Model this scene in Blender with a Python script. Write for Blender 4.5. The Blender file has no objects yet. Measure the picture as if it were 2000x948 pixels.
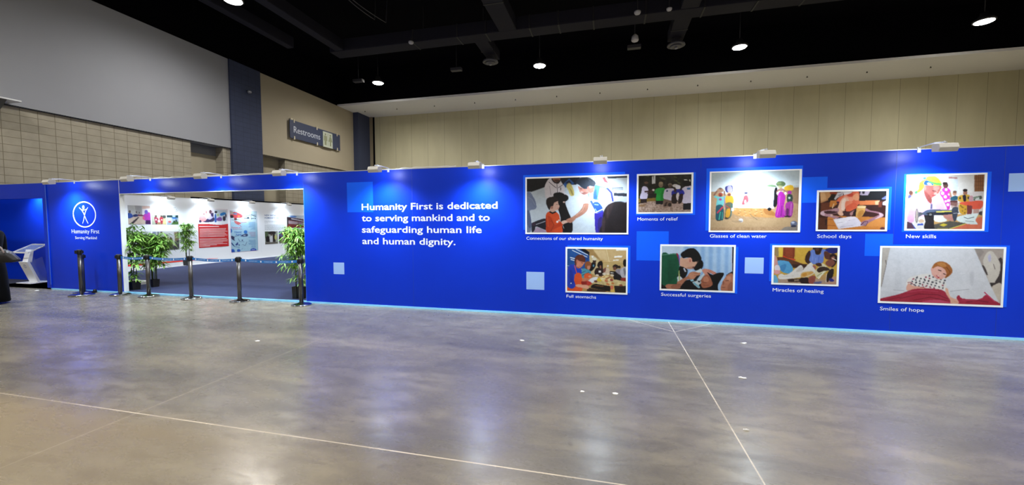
import bpy, bmesh, math, random
import numpy as np
from mathutils import Matrix, Vector
random.seed(7); np.random.seed(7)
C = bpy.context.scene.collection
SC = bpy.context.scene

# ---------------------------------------------------------------- camera, world, exposure
F_PX, YAW, PITCH, ROLL, CAM_H, D = 779.012, 0.23966, -0.04963, -0.00296, 1.5421, 6.511
c_, s_ = math.cos(YAW), math.sin(YAW)
fw = Vector((-s_*math.cos(PITCH), c_*math.cos(PITCH), math.sin(PITCH)))
rt = Vector((c_, s_, 0)); up = rt.cross(fw)
r2 = rt*math.cos(ROLL) + up*math.sin(ROLL); u2 = -rt*math.sin(ROLL) + up*math.cos(ROLL)
cam = bpy.data.cameras.new('camera'); camo = bpy.data.objects.new('camera', cam); C.objects.link(camo)
cam.sensor_fit = 'HORIZONTAL'; cam.sensor_width = 36.0; cam.lens = F_PX/2000*36.0
cam.clip_start = 0.05; cam.clip_end = 200
camo.matrix_world = Matrix(((r2.x, u2.x, -fw.x, 0), (r2.y, u2.y, -fw.y, 0), (r2.z, u2.z, -fw.z, CAM_H), (0, 0, 0, 1)))
SC.camera = camo
w = bpy.data.worlds.new('world'); SC.world = w; w.use_nodes = True
w.node_tree.nodes['Background'].inputs[0].default_value = (0.02, 0.022, 0.03, 1)
w.node_tree.nodes['Background'].inputs[1].default_value = 0.3
SC.view_settings.view_transform = 'Standard'; SC.view_settings.look = 'None'
SC.view_settings.exposure = 0.0; SC.view_settings.gamma = 1.0; SC.view_settings.use_curve_mapping = False
try: SC.cycles.use_denoising = True
except Exception: pass
HIGHBAY_STRENGTH = 60.0       # radiance of a high-bay lens
HIGHBAY_W = 2700.0            # light thrown down by each high-bay
SPOT_W = 240.0                # arm lamps on the blue wall
SPOT_IN_W = 190.0             # arm lamps on the white wall inside

# ---------------------------------------------------------------- helpers
def lin(c):
    return tuple((x/255/12.92 if x/255 <= 0.04045 else ((x/255+0.055)/1.055)**2.4) for x in c)
MATS = {}
def mat(name, rgb, rough=0.5, metal=0.0, spec=0.5, noise=0.0, nscale=6.0, bump=0.0, bscale=60.0, emit=None, alpha=None, lin_rgb=None, coat=0.0, trans=0.0):
    if name in MATS: return MATS[name]
    m = bpy.data.materials.new(name); m.use_nodes = True; MATS[name] = m
    nt = m.node_tree; b = nt.nodes['Principled BSDF']
    col = lin_rgb if lin_rgb else lin(rgb)
    b.inputs['Base Color'].default_value = (*col, 1); b.inputs['Roughness'].default_value = rough
    b.inputs['Metallic'].default_value = metal; b.inputs['Specular IOR Level'].default_value = spec
    b.inputs['Coat Weight'].default_value = coat
    if trans: b.inputs['Transmission Weight'].default_value = trans
    tc = nt.nodes.new('ShaderNodeTexCoord')
    if noise:
        n = nt.nodes.new('ShaderNodeTexNoise'); n.inputs['Scale'].default_value = nscale; n.inputs['Detail'].default_value = 6
        nt.links.new(tc.outputs['Object'], n.inputs['Vector'])
        r = nt.nodes.new('ShaderNodeMapRange'); r.inputs['To Min'].default_value = 1-noise; r.inputs['To Max'].default_value = 1+noise
        nt.links.new(n.outputs['Fac'], r.inputs['Value'])
        mx = nt.nodes.new('ShaderNodeVectorMath'); mx.operation = 'SCALE'; mx.inputs[0].default_value = col
        nt.links.new(r.outputs['Result'], mx.inputs['Scale']); nt.links.new(mx.outputs['Vector'], b.inputs['Base Color'])
    if bump:
        n2 = nt.nodes.new('ShaderNodeTexNoise'); n2.inputs['Scale'].default_value = bscale; n2.inputs['Detail'].default_value = 4
        nt.links.new(tc.outputs['Object'], n2.inputs['Vector'])
        bp = nt.nodes.new('ShaderNodeBump'); bp.inputs['Strength'].default_value = bump; bp.inputs['Distance'].default_value = 0.01
        nt.links.new(n2.outputs['Fac'], bp.inputs['Height']); nt.links.new(bp.outputs['Normal'], b.inputs['Normal'])
    if emit:
        b.inputs['Emission Color'].default_value = (*emit[0], 1); b.inputs['Emission Strength'].default_value = emit[1]
    if alpha is not None: b.inputs['Alpha'].default_value = alpha
    return m

def box(bm, x0, x1, y0, y1, z0, z1, mi=0, bev=0.0):
    vs = [bm.verts.new((x, y, z)) for x in (x0, x1) for y in (y0, y1) for z in (z0, z1)]
    fs = [(0,1,3,2),(4,6,7,5),(0,4,5,1),(2,3,7,6),(0,2,6,4),(1,5,7,3)]
    out = []
    for f in fs:
        fc = bm.faces.new([vs[i] for i in f]); fc.material_index = mi; out.append(fc)
    if bev:
        es = list({e for f in out for e in f.edges})
        bmesh.ops.bevel(bm, geom=es, offset=bev, segments=2, affect='EDGES', profile=0.6)
    return out
def prism(bm, pts, axis, a, b, mi=0):
    """extrude a 2-D outline along axis (0,1,2); pts are in the other two axes in order"""
    def mk(p, t):
        if axis == 0: return (t, p[0], p[1])
        if axis == 1: return (p[0], t, p[1])
        return (p[0], p[1], t)
    A = [bm.verts.new(mk(p, a)) for p in pts]; B = [bm.verts.new(mk(p, b)) for p in pts]
    n = len(pts)
    bm.faces.new(A).material_index = mi; bm.faces.new(B[::-1]).material_index = mi
    for i in range(n):
        bm.faces.new((A[i], B[i], B[(i+1) % n], A[(i+1) % n])).material_index = mi
def lathe(bm, prof, cx=0, cy=0, seg=24, mi=0, sx=1, sy=1):
    rings = []
    for r, z in prof:
        rings.append([bm.verts.new((cx+sx*r*math.cos(2*math.pi*k/seg), cy+sy*r*math.sin(2*math.pi*k/seg), z)) for k in range(seg)])
    for a, b in zip(rings, rings[1:]):
        for k in range(seg):
            f = bm.faces.new((a[k], a[(k+1) % seg], b[(k+1) % seg], b[k])); f.smooth = True; f.material_index = mi
    bm.faces.new(rings[0][::-1]).material_index = mi; bm.faces.new(rings[-1]).material_index = mi
def tube(bm, pts, r, seg=8, mi=0):
    pts = [Vector(p) for p in pts]; rings = []
    rs = r if isinstance(r, (list, tuple)) else [r]*len(pts)
    for i, p in enumerate(pts):
        t = (pts[min(i+1, len(pts)-1)] - pts[max(i-1, 0)]).normalized()
        a = Vector((0, 0, 1)) if abs(t.z) < 0.9 else Vector((1, 0, 0))
        u = t.cross(a).normalized(); v = t.cross(u)
        rings.append([bm.verts.new(p + rs[i]*(u*math.cos(2*math.pi*k/seg)+v*math.sin(2*math.pi*k/seg))) for k in range(seg)])
    for a, b in zip(rings, rings[1:]):
        for k in range(seg):
            f = bm.faces.new((a[k], b[k], b[(k+1) % seg], a[(k+1) % seg])); f.smooth = True; f.material_index = mi
    bm.faces.new(rings[0]).material_index = mi; bm.faces.new(rings[-1][::-1]).material_index = mi
def NB(): return bmesh.new()
def obj(name, bm, mats, parent=None, loc=None):
    me = bpy.data.meshes.new(name)
    bmesh.ops.recalc_face_normals(bm, faces=bm.faces); bm.to_mesh(me); bm.free()
    for m in (mats if isinstance(mats, (list, tuple)) else [mats]): me.materials.append(m)
    o = bpy.data.objects.new(name, me); C.objects.link(o)
    if parent: o.parent = parent
    if loc: o.location = loc
    return o
def tag(o, label, cat, group=None, kind=None):
    o['label'] = label; o['category'] = cat
    if group: o['group'] = group
    if kind: o['kind'] = kind
    return o
def struct(o):
    o['kind'] = 'structure'; return o
def thing(name, label, cat, loc=(0, 0, 0), group=None, rotz=0):
    o = bpy.data.objects.new(name, None); C.objects.link(o); o.empty_display_size = 0.1
    o.location = loc; o.rotation_euler = (0, 0, rotz); return tag(o, label, cat, group)
def dup(root, loc, label=None, rotz=None):
    r = root.copy(); C.objects.link(r); r.location = loc
    if rotz is not None: r.rotation_euler = (0, 0, rotz)
    if label: r['label'] = label
    for ch in list(root.children):
        k = ch.copy(); C.objects.link(k); k.parent = r
        for g in ch.children:
            d = g.copy(); C.objects.link(d); d.parent = k
    return r
def text_mesh(name, s, m, parent, width, cap, to_world, bold=0.0, depth=0.0015, shear=0.0):
    """lettering: s set to the given width and capital height; to_world(u, v, n) places it"""
    cu = bpy.data.curves.new('t', 'FONT'); cu.body = s; cu.size = 1.0; cu.offset = bold; cu.extrude = 0.5
    cu.resolution_u = 3; cu.shear = shear
    o = bpy.data.objects.new('t', cu); C.objects.link(o)
    dg = bpy.context.evaluated_depsgraph_get(); me = bpy.data.meshes.new_from_object(o.evaluated_get(dg))
    bpy.data.objects.remove(o); bpy.data.curves.remove(cu)
    n = len(me.vertices); co = np.empty(n*3); me.vertices.foreach_get('co', co); co = co.reshape(-1, 3)
    x0, x1 = co[:, 0].min(), co[:, 0].max()
    capu = 0.73 + bold
    out = np.empty_like(co)
    for i, (x, y, z) in enumerate(co):
        out[i] = to_world((x-x0)/(x1-x0)*width, y/capu*cap, (z+0.5)*depth)
    me.vertices.foreach_set('co', out.ravel()); me.update()
    bm = NB(); bm.from_mesh(me); bpy.data.meshes.remove(me)
    return obj(name, bm, m, parent)

# ---------------------------------------------------------------- printed pictures: colour laid on a fine grid
class Art:
    """a picture rasterised from outlines measured on the print (q = its corners TL, TR, BR, BL)"""
    def __init__(self, q, nx, ny, bg):
        src = [(0, 0), (1, 0), (1, 1), (0, 1)]; A = []; B = []
        for (u, v), (x, y) in zip(src, q):
            A += [[u, v, 1, 0, 0, 0, -u*x, -v*x], [0, 0, 0, u, v, 1, -u*y, -v*y]]; B += [x, y]
        h = np.append(np.linalg.solve(np.array(A, float), np.array(B, float)), 1).reshape(3, 3)
        v, u = np.meshgrid(np.linspace(0, 1, ny), np.linspace(0, 1, nx), indexing='ij')
        P = np.stack([u, v, np.ones_like(u)], -1) @ h.T
        self.x = P[..., 0]/P[..., 2]; self.y = P[..., 1]/P[..., 2]; self.nx, self.ny = nx, ny
        self.px = (abs(q[1][0]-q[0][0]))/nx
        self.c = np.empty((ny, nx, 3)); self.c[:] = bg
    def blur(self, m, n):
        for _ in range(n):
            p = np.pad(m, 1, mode='edge')
            m = (p[:-2, 1:-1]+p[2:, 1:-1]+p[1:-1, :-2]+p[1:-1, 2:]+2*p[1:-1, 1:-1])/6
        return m
    def put(self, m, col, a=1.0, soft=1):
        m = self.blur(m.astype(float), soft)*a
        self.c += m[..., None]*(np.array(col, float)-self.c)
    def inside(self, pts):
        m = np.zeros(self.x.shape, bool); n = len(pts)
        for i in range(n):
            (x0, y0), (x1, y1) = pts[i], pts[(i+1) % n]
            if y0 == y1: continue
            m ^= ((y0 > self.y) != (y1 > self.y)) & (self.x < (x1-x0)*(self.y-y0)/(y1-y0)+x0)
        return m
    def P(self, col, *pts, a=1.0, soft=1): self.put(self.inside(pts), col, a, soft); return self
    def S(self, col, *pts, a=1.0, soft=1):
        n = len(pts); out = []
        for i in range(n):
            p0, p1, p2, p3 = (np.array(pts[(i+k-1) % n], float) for k in range(4))
            for t in (0, .25, .5, .75):
                out.append(tuple(0.5*((2*p1)+(p2-p0)*t+(2*p0-5*p1+4*p2-p3)*t*t*0.9+(3*p1-p0-3*p2+p3)*t**3*0.9)))
        self.put(self.inside(out), col, a, soft); return self
    def E(self, col, cx, cy, rx, ry, rot=0, a=1.0, soft=1):
        k = math.radians(rot); dx, dy = self.x-cx, self.y-cy
        X = dx*math.cos(k)+dy*math.sin(k); Y = -dx*math.sin(k)+dy*math.cos(k)
        self.put((X/rx)**2+(Y/ry)**2 < 1, col, a, soft); return self
    def L(self, col, wd, *pts, a=1.0, soft=0):
        d = np.full(self.x.shape, 1e9)
        for (x0, y0), (x1, y1) in zip(pts, pts[1:]):
            L2 = (x1-x0)**2+(y1-y0)**2+1e-9
            t = np.clip(((self.x-x0)*(x1-x0)+(self.y-y0)*(y1-y0))/L2, 0, 1)
            d = np.minimum(d, np.hypot(self.x-x0-t*(x1-x0), self.y-y0-t*(y1-y0)))
        self.put(np.clip((wd/2-d)/self.px+0.5, 0, 1), col, a, soft); return self
    def R(self, col, x0, y0, x1, y1, a=1.0, soft=0): return self.P(col, (x0, y0), (x1, y0), (x1, y1), (x0, y1), a=a, soft=soft)
    def N(self, amt, scale, x0=-1e9, y0=-1e9, x1=1e9, y1=1e9):
        """grain of blotches inside a rectangle"""
        h, wd = max(2, int(self.ny/scale)), max(2, int(self.nx/scale))
        g = np.random.rand(h+1, wd+1)-0.5
        yy = np.linspace(0, h-0.001, self.ny); xx = np.linspace(0, wd-0.001, self.nx)
        yi, xi = yy.astype(int), xx.astype(int); fy, fx = (yy-yi)[:, None], (xx-xi)[None]
        v = (g[yi][:, xi]*(1-fy)*(1-fx)+g[yi+1][:, xi]*fy*(1-fx)+g[yi][:, xi+1]*(1-fy)*fx+g[yi+1][:, xi+1]*fy*fx)
        m = (self.x > x0) & (self.x < x1) & (self.y > y0) & (self.y < y1)
        self.c += (v*amt*m)[..., None]; return self
    def build(self, name, parent, to_world, gain=0.60):
        nx, ny = self.nx, self.ny
        for sc, am in ((1.0, 7), (2.5, 8), (7, 9), (20, 8)): self.N(am, sc)
        c = np.clip(self.c/255, 0, 1); c = np.where(c <= 0.04045, c/12.92, ((c+0.055)/1.055)**2.4)*gain
        v, u = np.meshgrid(np.linspace(0, 1, ny), np.linspace(0, 1, nx), indexing='ij')
        co = to_world(u.ravel(), v.ravel())
        me = bpy.data.meshes.new(name); me.vertices.add(nx*ny); me.vertices.foreach_set('co', co.astype(np.float32).ravel())
        i = np.arange((ny-1)*(nx-1)); r, q = i//(nx-1), i % (nx-1); a = r*nx+q
        quads = np.stack([a, a+nx, a+nx+1, a+1], -1).astype(np.int32)
        me.loops.add(quads.size); me.loops.foreach_set('vertex_index', quads.ravel())
        me.polygons.add(len(quads)); me.polygons.foreach_set('loop_start', np.arange(0, quads.size, 4, dtype=np.int32))
        me.update(calc_edges=True)
        at = me.color_attributes.new('print', 'FLOAT_COLOR', 'POINT')
        at.data.foreach_set('color', np.concatenate([c.reshape(-1, 3), np.ones((nx*ny, 1))], 1).astype(np.float32).ravel())
        me.materials.append(PRINT)
        o = bpy.data.objects.new(name, me); C.objects.link(o)
        if parent: o.parent = parent
        return o
PRINT = bpy.data.materials.new('printed_picture'); PRINT.use_nodes = True
_n = PRINT.node_tree; _a = _n.nodes.new('ShaderNodeVertexColor'); _a.layer_name = 'print'
_n.links.new(_a.outputs['Color'], _n.nodes['Principled BSDF'].inputs['Base Color'])
_n.nodes['Principled BSDF'].inputs['Roughness'].default_value = 0.45
_n.nodes['Principled BSDF'].inputs['Specular IOR Level'].default_value = 0.3

# node helpers for the larger surfaces
def nodes(name):
    m = bpy.data.materials.new(name); m.use_nodes = True; MATS[name] = m
    nt = m.node_tree; return m, nt, nt.nodes['Principled BSDF']
def mth(nt, op, a, b=None, c=None):
    n = nt.nodes.new('ShaderNodeMath'); n.operation = op
    for i, v in enumerate((a, b, c)):
        if v is None: continue
        if isinstance(v, (int, float)): n.inputs[i].default_value = v
        else: nt.links.new(v, n.inputs[i])
    return n.outputs[0]
def mixc(nt, f, a, b):
    n = nt.nodes.new('ShaderNodeMix'); n.data_type = 'RGBA'
    for i, v in ((0, f), (6, a), (7, b)):
        if isinstance(v, (int, float)): n.inputs[i].default_value = v
        elif isinstance(v, tuple): n.inputs[i].default_value = (*v, 1)
        else: nt.links.new(v, n.inputs[i])
    return n.outputs[2]
def noise(nt, vec, scale, detail=5, rough=0.55, dist=0.0):
    n = nt.nodes.new('ShaderNodeTexNoise'); n.inputs['Scale'].default_value = scale; n.inputs['Detail'].default_value = detail
    n.inputs['Roughness'].default_value = rough; n.inputs['Distortion'].default_value = dist
    nt.links.new(vec, n.inputs['Vector']); return n.outputs['Fac']
def ramp(nt, v, lo, hi, a=0.0, b=1.0):
    n = nt.nodes.new('ShaderNodeMapRange'); nt.links.new(v, n.inputs['Value'])
    n.inputs['From Min'].default_value = lo; n.inputs['From Max'].default_value = hi
    n.inputs['To Min'].default_value = a; n.inputs['To Max'].default_value = b
    return n.outputs['Result']
def posn(nt, scale=(1, 1, 1), rotz=0.0):
    g = nt.nodes.new('ShaderNodeTexCoord'); mp = nt.nodes.new('ShaderNodeMapping')
    mp.inputs['Scale'].default_value = scale; mp.inputs['Rotation'].default_value = (0, 0, rotz)
    nt.links.new(g.outputs['Object'], mp.inputs['Vector']); return mp.outputs['Vector']
def sep(nt):
    g = nt.nodes.new('ShaderNodeTexCoord'); s = nt.nodes.new('ShaderNodeSeparateXYZ')
    nt.links.new(g.outputs['Object'], s.inputs[0]); return s.outputs
def grid_line(nt, v, off, period, width):
    """1 on lines at off + k*period"""
    a = mth(nt, 'ADD', mth(nt, 'SUBTRACT', v, off), period*200.5)
    a = mth(nt, 'MODULO', a, period); a = mth(nt, 'ABSOLUTE', mth(nt, 'SUBTRACT', a, period/2))
    return mth(nt, 'LESS_THAN', a, width/2)

# ================================================================ the setting
# --- polished concrete floor with filled saw-cut joints
FLOOR, nt, B = nodes('polished_concrete')
s = sep(nt); X, Y = s[0], s[1]
big = noise(nt, posn(nt, (0.35, 0.9, 1), 0.6), 1.3, 8, 0.6, 0.6)
mid = noise(nt, posn(nt, (1.2, 3.0, 1), 0.75), 2.2, 8, 0.65, 0.4)
fine = noise(nt, posn(nt), 45, 4, 0.7)
spots = noise(nt, posn(nt), 9.0, 3, 0.5)
col = mixc(nt, ramp(nt, big, 0.36, 0.64), lin((100, 97, 91)), lin((148, 140, 122)))
col = mixc(nt, ramp(nt, mid, 0.38, 0.66, 0.0, 0.8), col, lin((88, 82, 74)))
col = mixc(nt, ramp(nt, fine, 0.35, 0.65, 0.0, 0.18), col, lin((160, 152, 140)))
col = mixc(nt, ramp(nt, spots, 0.66, 0.74, 0.0, 0.5), col, lin((66, 61, 56)))
near = ramp(nt, mth(nt, 'ABSOLUTE', mth(nt, 'SUBTRACT', X, 0.9)), 1.0, 1.2, 1.0, 0.4)
slab = mth(nt, 'MULTIPLY', ramp(nt, mth(nt, 'ADD', X, mth(nt, 'MULTIPLY', big, 3.0)), -3.2, 1.0, 1.0, 0.0), ramp(nt, Y, 2.2, 2.5, 1.0, 0.0))
col = mixc(nt, mth(nt, 'MULTIPLY', slab, 0.55), col, lin((176, 156, 118)))
ln = mth(nt, 'MAXIMUM', mth(nt, 'MULTIPLY', grid_line(nt, X, 0.9, 4.63, 0.010), near), grid_line(nt, Y, 2.36, 4.63, 0.011))
dia = mth(nt, 'ADD', mth(nt, 'ABSOLUTE', mth(nt, 'SUBTRACT', X, 0.9)), mth(nt, 'ABSOLUTE', mth(nt, 'SUBTRACT', Y, 6.97)))
dl = mth(nt, 'LESS_THAN', mth(nt, 'ABSOLUTE', mth(nt, 'SUBTRACT', dia, 1.05)), 0.008)
ln = mth(nt, 'MAXIMUM', ln, dl)
worn = ramp(nt, noise(nt, posn(nt), 1.1, 3), 0.36, 0.56, 0.4, 1.0)
col = mixc(nt, mth(nt, 'MULTIPLY', mth(nt, 'MULTIPLY', ln, worn), 0.95), col, lin((222, 208, 184)))
nt.links.new(col, B.inputs['Base Color'])
rg = ramp(nt, mid, 0.3, 0.75, 0.20, 0.36); nt.links.new(rg, B.inputs['Roughness'])
B.inputs['Specular IOR Level'].default_value = 0.55
bp = nt.nodes.new('ShaderNodeBump'); bp.inputs['Strength'].default_value = 0.12; bp.inputs['Distance'].default_value = 0.004
nt.links.new(noise(nt, posn(nt), 7.0, 5, 0.6), bp.inputs['Height']); nt.links.new(bp.outputs['Normal'], B.inputs['Normal'])
bm = NB(); box(bm, -17.2, 20, -16, 26, -0.3, 0.0); struct(obj('floor', bm, FLOOR))

# --- wall surfaces
def tile_mat(name, rgb, line, horiz, oy, oz, tw=0.387, th=0.224, lw=0.014):
    m, nt, B = nodes(name); s = sep(nt)
    l = mth(nt, 'MAXIMUM', grid_line(nt, s[horiz], oy, tw, lw), grid_line(nt, s[2], oz, th, lw))
    n = noise(nt, posn(nt), 3.0, 6); c = mixc(nt, ramp(nt, n, 0.3, 0.7), tuple(v*0.9 for v in lin(rgb)), tuple(v*1.1 for v in lin(rgb)))
    nt.links.new(mixc(nt, l, c, lin(line)), B.inputs['Base Color']); B.inputs['Roughness'].default_value = 0.8
    bp = nt.nodes.new('ShaderNodeBump'); bp.inputs['Strength'].default_value = 0.5; bp.inputs['Distance'].default_value = 0.01; bp.invert = True
    nt.links.new(l, bp.inputs['Height']); nt.links.new(bp.outputs['Normal'], B.inputs['Normal'])
    return m
TILE = tile_mat('tan_block', (158, 151, 134), (112, 104, 86), 1, 0.06, 0.05)
PILT = tile_mat('slate_block', (54, 63, 90), (42, 49, 70), 1, 0.06, 0.05)
GREYP = mat('grey_panel', (150, 152, 158), 0.85, noise=0.03, nscale=1.5, bump=0.1, bscale=200)
TANP = mat('tan_panel', (172, 162, 140), 0.85, noise=0.03, nscale=1.5, bump=0.1, bscale=200)
PLAIN = mat('tan_plaster', (160, 152, 132), 0.85, noise=0.03)
LINT = mat('shaded_lintel', (120, 122, 128), 0.8, noise=0.03)  # shade under the overhanging panel is put into this lintel grey
DARK = mat('black_paint', (5, 5, 11), 0.9, spec=0.08, noise=0.1)
SLATE = mat('slate_paint', (56, 64, 90), 0.8, noise=0.04)
WHITEP = mat('white_plaster', (244, 244, 244), 0.8, noise=0.02)
XL = -17.0
# left wall: block courses with two recesses below, tall acoustic panels above
bm = NB()
box(bm, -17.9, XL, -16, 13.15, 0, 4.98, 0); box(bm, -17.9, XL, 14.58, 14.95, 0, 4.98, 0)
box(bm, -17.9, XL, 18.14, 25.6, 0, 4.98, 0)
box(bm, -17.9, -17.42, 13.15, 14.58, 0, 4.6, 1); box(bm, -17.9, -17.40, 13.15, 14.58, 4.6, 4.98, 2)
box(bm, -17.9, -17.42, 16.6, 18.14, 0, 4.6, 1); box(bm, -17.9, -17.40, 16.6, 18.14, 4.6, 4.98, 1)
box(bm, -17.9, XL, 14.95, 16.6, 0, 4.98, 0)
box(bm, -17.9, -17.2, -16, 25.6, 9.03, 11.3, 3)
struct(obj('wall_left', bm, [TILE, PLAIN, LINT, DARK]))
bm = NB(); box(bm, -17.9, -16.93, -16, 14.93, 4.99, 9.03, 0); box(bm, -16.935, -16.92, -16, 14.93, 4.985, 5.005, 1)
struct(obj('wall_left_panel', bm, [GREYP, DARK]))
bm = NB(); box(bm, -17.9, -16.93, 16.62, 24.2, 4.99, 9.03, 0); box(bm, -16.935, -16.92, 16.62, 24.2, 4.985, 5.005, 1)
struct(obj('wall_left_panel', bm, [TANP, DARK]))
bm = NB(); box(bm, -17.9, -16.86, 14.95, 16.6, 0, 9.03); struct(obj('pillar', bm, PILT))
bm = NB(); box(bm, -17.9, -16.55, 24.05, 25.6, 0, 9.02); struct(obj('pillar', bm, SLATE))
# back wall: movable panels with upright seams, a pale bulkhead above
BACK, nt, B = nodes('tan_partition'); s = sep(nt)
l = grid_line(nt, s[0], 0.07, 1.222, 0.02)
n = noise(nt, posn(nt, (1, 1, 0.25)), 1.2, 5)
c = mixc(nt, ramp(nt, n, 0.3, 0.7), lin((196, 190, 155)), lin((209, 203, 168)))
nt.links.new(mixc(nt, mth(nt, 'MULTIPLY', l, 0.75), c, lin((140, 132, 104))), B.inputs['Base Color']); B.inputs['Roughness'].default_value = 0.75
bm = NB(); box(bm, -17.9, 20, 25.5, 25.9, 0, 11.3); struct(obj('wall_back', bm, BACK))
bm = NB(); box(bm, -16.55, -16.33, 25.38, 25.5, 0, 9.02, 0); box(bm, -16.33, -16.22, 25.44, 25.5, 0, 9.02, 1)
struct(obj('trim_1', bm, [mat('seam_trim', (150, 138, 112), 0.7), DARK]))
bm = NB(); box(bm, -17.0, 20, 22.55, 25.5, 9.02, 9.14, 0); box(bm, -17.0, 20, 22.75, 25.5, 9.14, 11.3, 1)
struct(obj('ceiling_bulkhead', bm, [WHITEP, DARK]))
bm = NB(); box(bm, 20, 20.3, -16, 25.9, 0, 11.3); struct(obj('wall_right', bm, TANP))
bm = NB(); box(bm, -17.9, 20.3, -16.3, -16, 0, 11.3); struct(obj('wall_rear', bm, TANP))
bm = NB(); box(bm, -17.9, 20.3, -16.3, 25.9, 11.3, 11.5); struct(obj('ceiling', bm, DARK))
# roof beams and ducts under the black ceiling
DUCT = mat('dark_duct', (36, 36, 46), 0.7, spec=0.15, noise=0.08, bump=0.15, bscale=4)
SEAM = mat('duct_seam', (28, 28, 34), 0.6)
def duct(x0, x1, y0, y1, z0, z1, seams, label):
    t = thing('duct', label, 'duct', ((x0+x1)/2, (y0+y1)/2, z0), 'dark ducts under the ceiling')
    cx, cy = (x0+x1)/2, (y0+y1)/2
    bm = NB(); box(bm, x0-cx, x1-cx, y0-cy, y1-cy, 0, z1-z0, bev=0.03); obj('shell', bm, DUCT, t)
    ax = 0 if (x1-x0) > (y1-y0) else 1
    for k in seams:
        bm = NB()
        if ax == 0: box(bm, k-cx-0.03, k-cx+0.03, y0-cy-0.015, y1-cy+0.015, -0.015, z1-z0+0.01)
        else: box(bm, x0-cx-0.015, x1-cx+0.015, k-cy-0.03, k-cy+0.03, -0.015, z1-z0+0.01)
        obj('flange', bm, SEAM, t)
    for k in ((0.15, 0.5, 0.85) if ax == 0 else (0.15, 0.85)):
        bm = NB()
        if ax == 0: box(bm, x0+k*(x1-x0)-cx-0.02, x0+k*(x1-x0)-cx+0.02, -0.02, 0.02, z1-z0, 11.3-z0)
        else: box(bm, -0.02, 0.02, y0+k*(y1-y0)-cy-0.02, y0+k*(y1-y0)-cy+0.02, z1-z0, 11.3-z0)
        obj('hanger', bm, SEAM, t)
    return t
duct(-12.9, 18.0, 16.65, 17.4, 9.6, 10.15, [-8.6, -6.5, -5.2, -3.3, -2.1, -0.7, 1.3, 3.4, 5.2, 6.8, 8.5, 11, 13.5], 'long dark duct running parallel to the back wall')
duct(-4.60, -3.85, -6.0, 16.65, 9.6, 10.1, [4, 8, 12, 14.5], 'dark duct above the slogan running towards the camera')
duct(-14.55, -14.2, -6.0, 15.9, 9.62, 10.1, [3, 7, 11], 'leftmost dark duct running along the left wall')
duct(-12.58, -12.15, -6.0, 16.65, 9.62, 10.1, [3, 7, 12], 'second dark duct in from the left wall')
duct(2.55, 3.2, -6.0, 16.65, 9.62, 10.1, [5, 10, 14], 'dark duct over the photo prints running towards the camera')
duct(-5.95, -5.35, 17.4, 19.5, 9.62, 10.05, [18.4], 'short duct branch ending above the left round diffuser')
duct(2.45, 3.1, 17.4, 19.5, 9.62, 10.05, [18.4], 'short duct branch ending above the right round diffuser')
GREYM = mat('grey_metal', (88, 88, 96), 0.45, 0.2)
def diffuser(x, y, label):
    t = thing('air_diffuser', label, 'air vent', (x, y, 9.3), 'round air diffusers')
    bm = NB(); lathe(bm, [(0.34, 0.0), (0.38, 0.02), (0.36, 0.08), (0.22, 0.16), (0.20, 0.32)], seg=28); obj('outer_cone', bm, GREYM, t)
    bm = NB(); lathe(bm, [(0.20, -0.05), (0.25, -0.03), (0.2, 0.02)], seg=24); obj('inner_cone', bm, GREYM, t)
    bm = NB(); lathe(bm, [(0.05, -0.12), (0.07, -0.1), (0.05, -0.02)], seg=12); obj('centre_cap', bm, mat('light_metal', (150, 150, 155), 0.4, 0.3), t)
diffuser(-5.68, 18.95, 'dark round ceiling diffuser left of the middle'); diffuser(2.78, 19.2, 'dark round ceiling diffuser right of the middle')

# --- high-bay lamps
HB_H = mat('lamp_housing', (70, 70, 74), 0.5, 0.4)
HB_L = mat('lamp_lens', (255, 250, 240), 0.4, emit=((1.0, 0.955, 0.86), HIGHBAY_STRENGTH))
def highbay():
    t = thing('high_bay_light', 'x', 'ceiling light', (0, 0, 0), 'high bay lights')
    bm = NB(); lathe(bm, [(0.30, 0.0), (0.33, 0.0), (0.34, 0.05), (0.28, 0.12), (0.16, 0.2), (0.12, 0.34)], seg=28); obj('housing', bm, HB_H, t)
    bm = NB(); lathe(bm, [(0.27, -0.022), (0.285, -0.004)], seg=28); obj('lens', bm, HB_L, t)
    bm = NB(); tube(bm, [(0, 0, 0.34), (0, 0, 1.85)], 0.012); obj('drop_rod', bm, HB_H, t)
    l = bpy.data.lights.new('lamp', 'SPOT'); l.energy = HIGHBAY_W; l.spot_size = math.radians(164); l.spot_blend = 1.0
    l.color = (1.0, 0.97, 0.93); l.shadow_soft_size = 0.25
    lo = bpy.data.objects.new('lamp', l); C.objects.link(lo); lo.parent = t; lo.location = (0, 0, -0.03)
    return t
hb0 = highbay(); first = True
LB = {(-12.77, 20.5): 'glowing round high bay light above the left corner pillar', (-3.5, 20.3): 'glowing high bay light, second of the back row from the left',
      (5.65, 20.4): 'glowing high bay light, third of the back row from the left', (14.35, 20.2): 'glowing high bay light at the right end of the back row',
      (-13.05, 11.8): 'glowing high bay light cut by the top edge of the frame'}
rows = [(x, y) for x, y in LB] + [(-3.3, 11.8), (5.7, 11.8), (14.4, 11.8)] + [(x, y) for y in (3.0, -5.8, -13.0) for x in (-13.1, -3.3, 5.7, 14.5)]
for x, y in rows:
    lb = LB.get((x, y), 'high bay light hanging over the open hall floor')
    if first: hb0.location = (x, y, 9.45); hb0['label'] = lb; first = False
    else: dup(hb0, (x, y, 9.45), lb)

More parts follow.
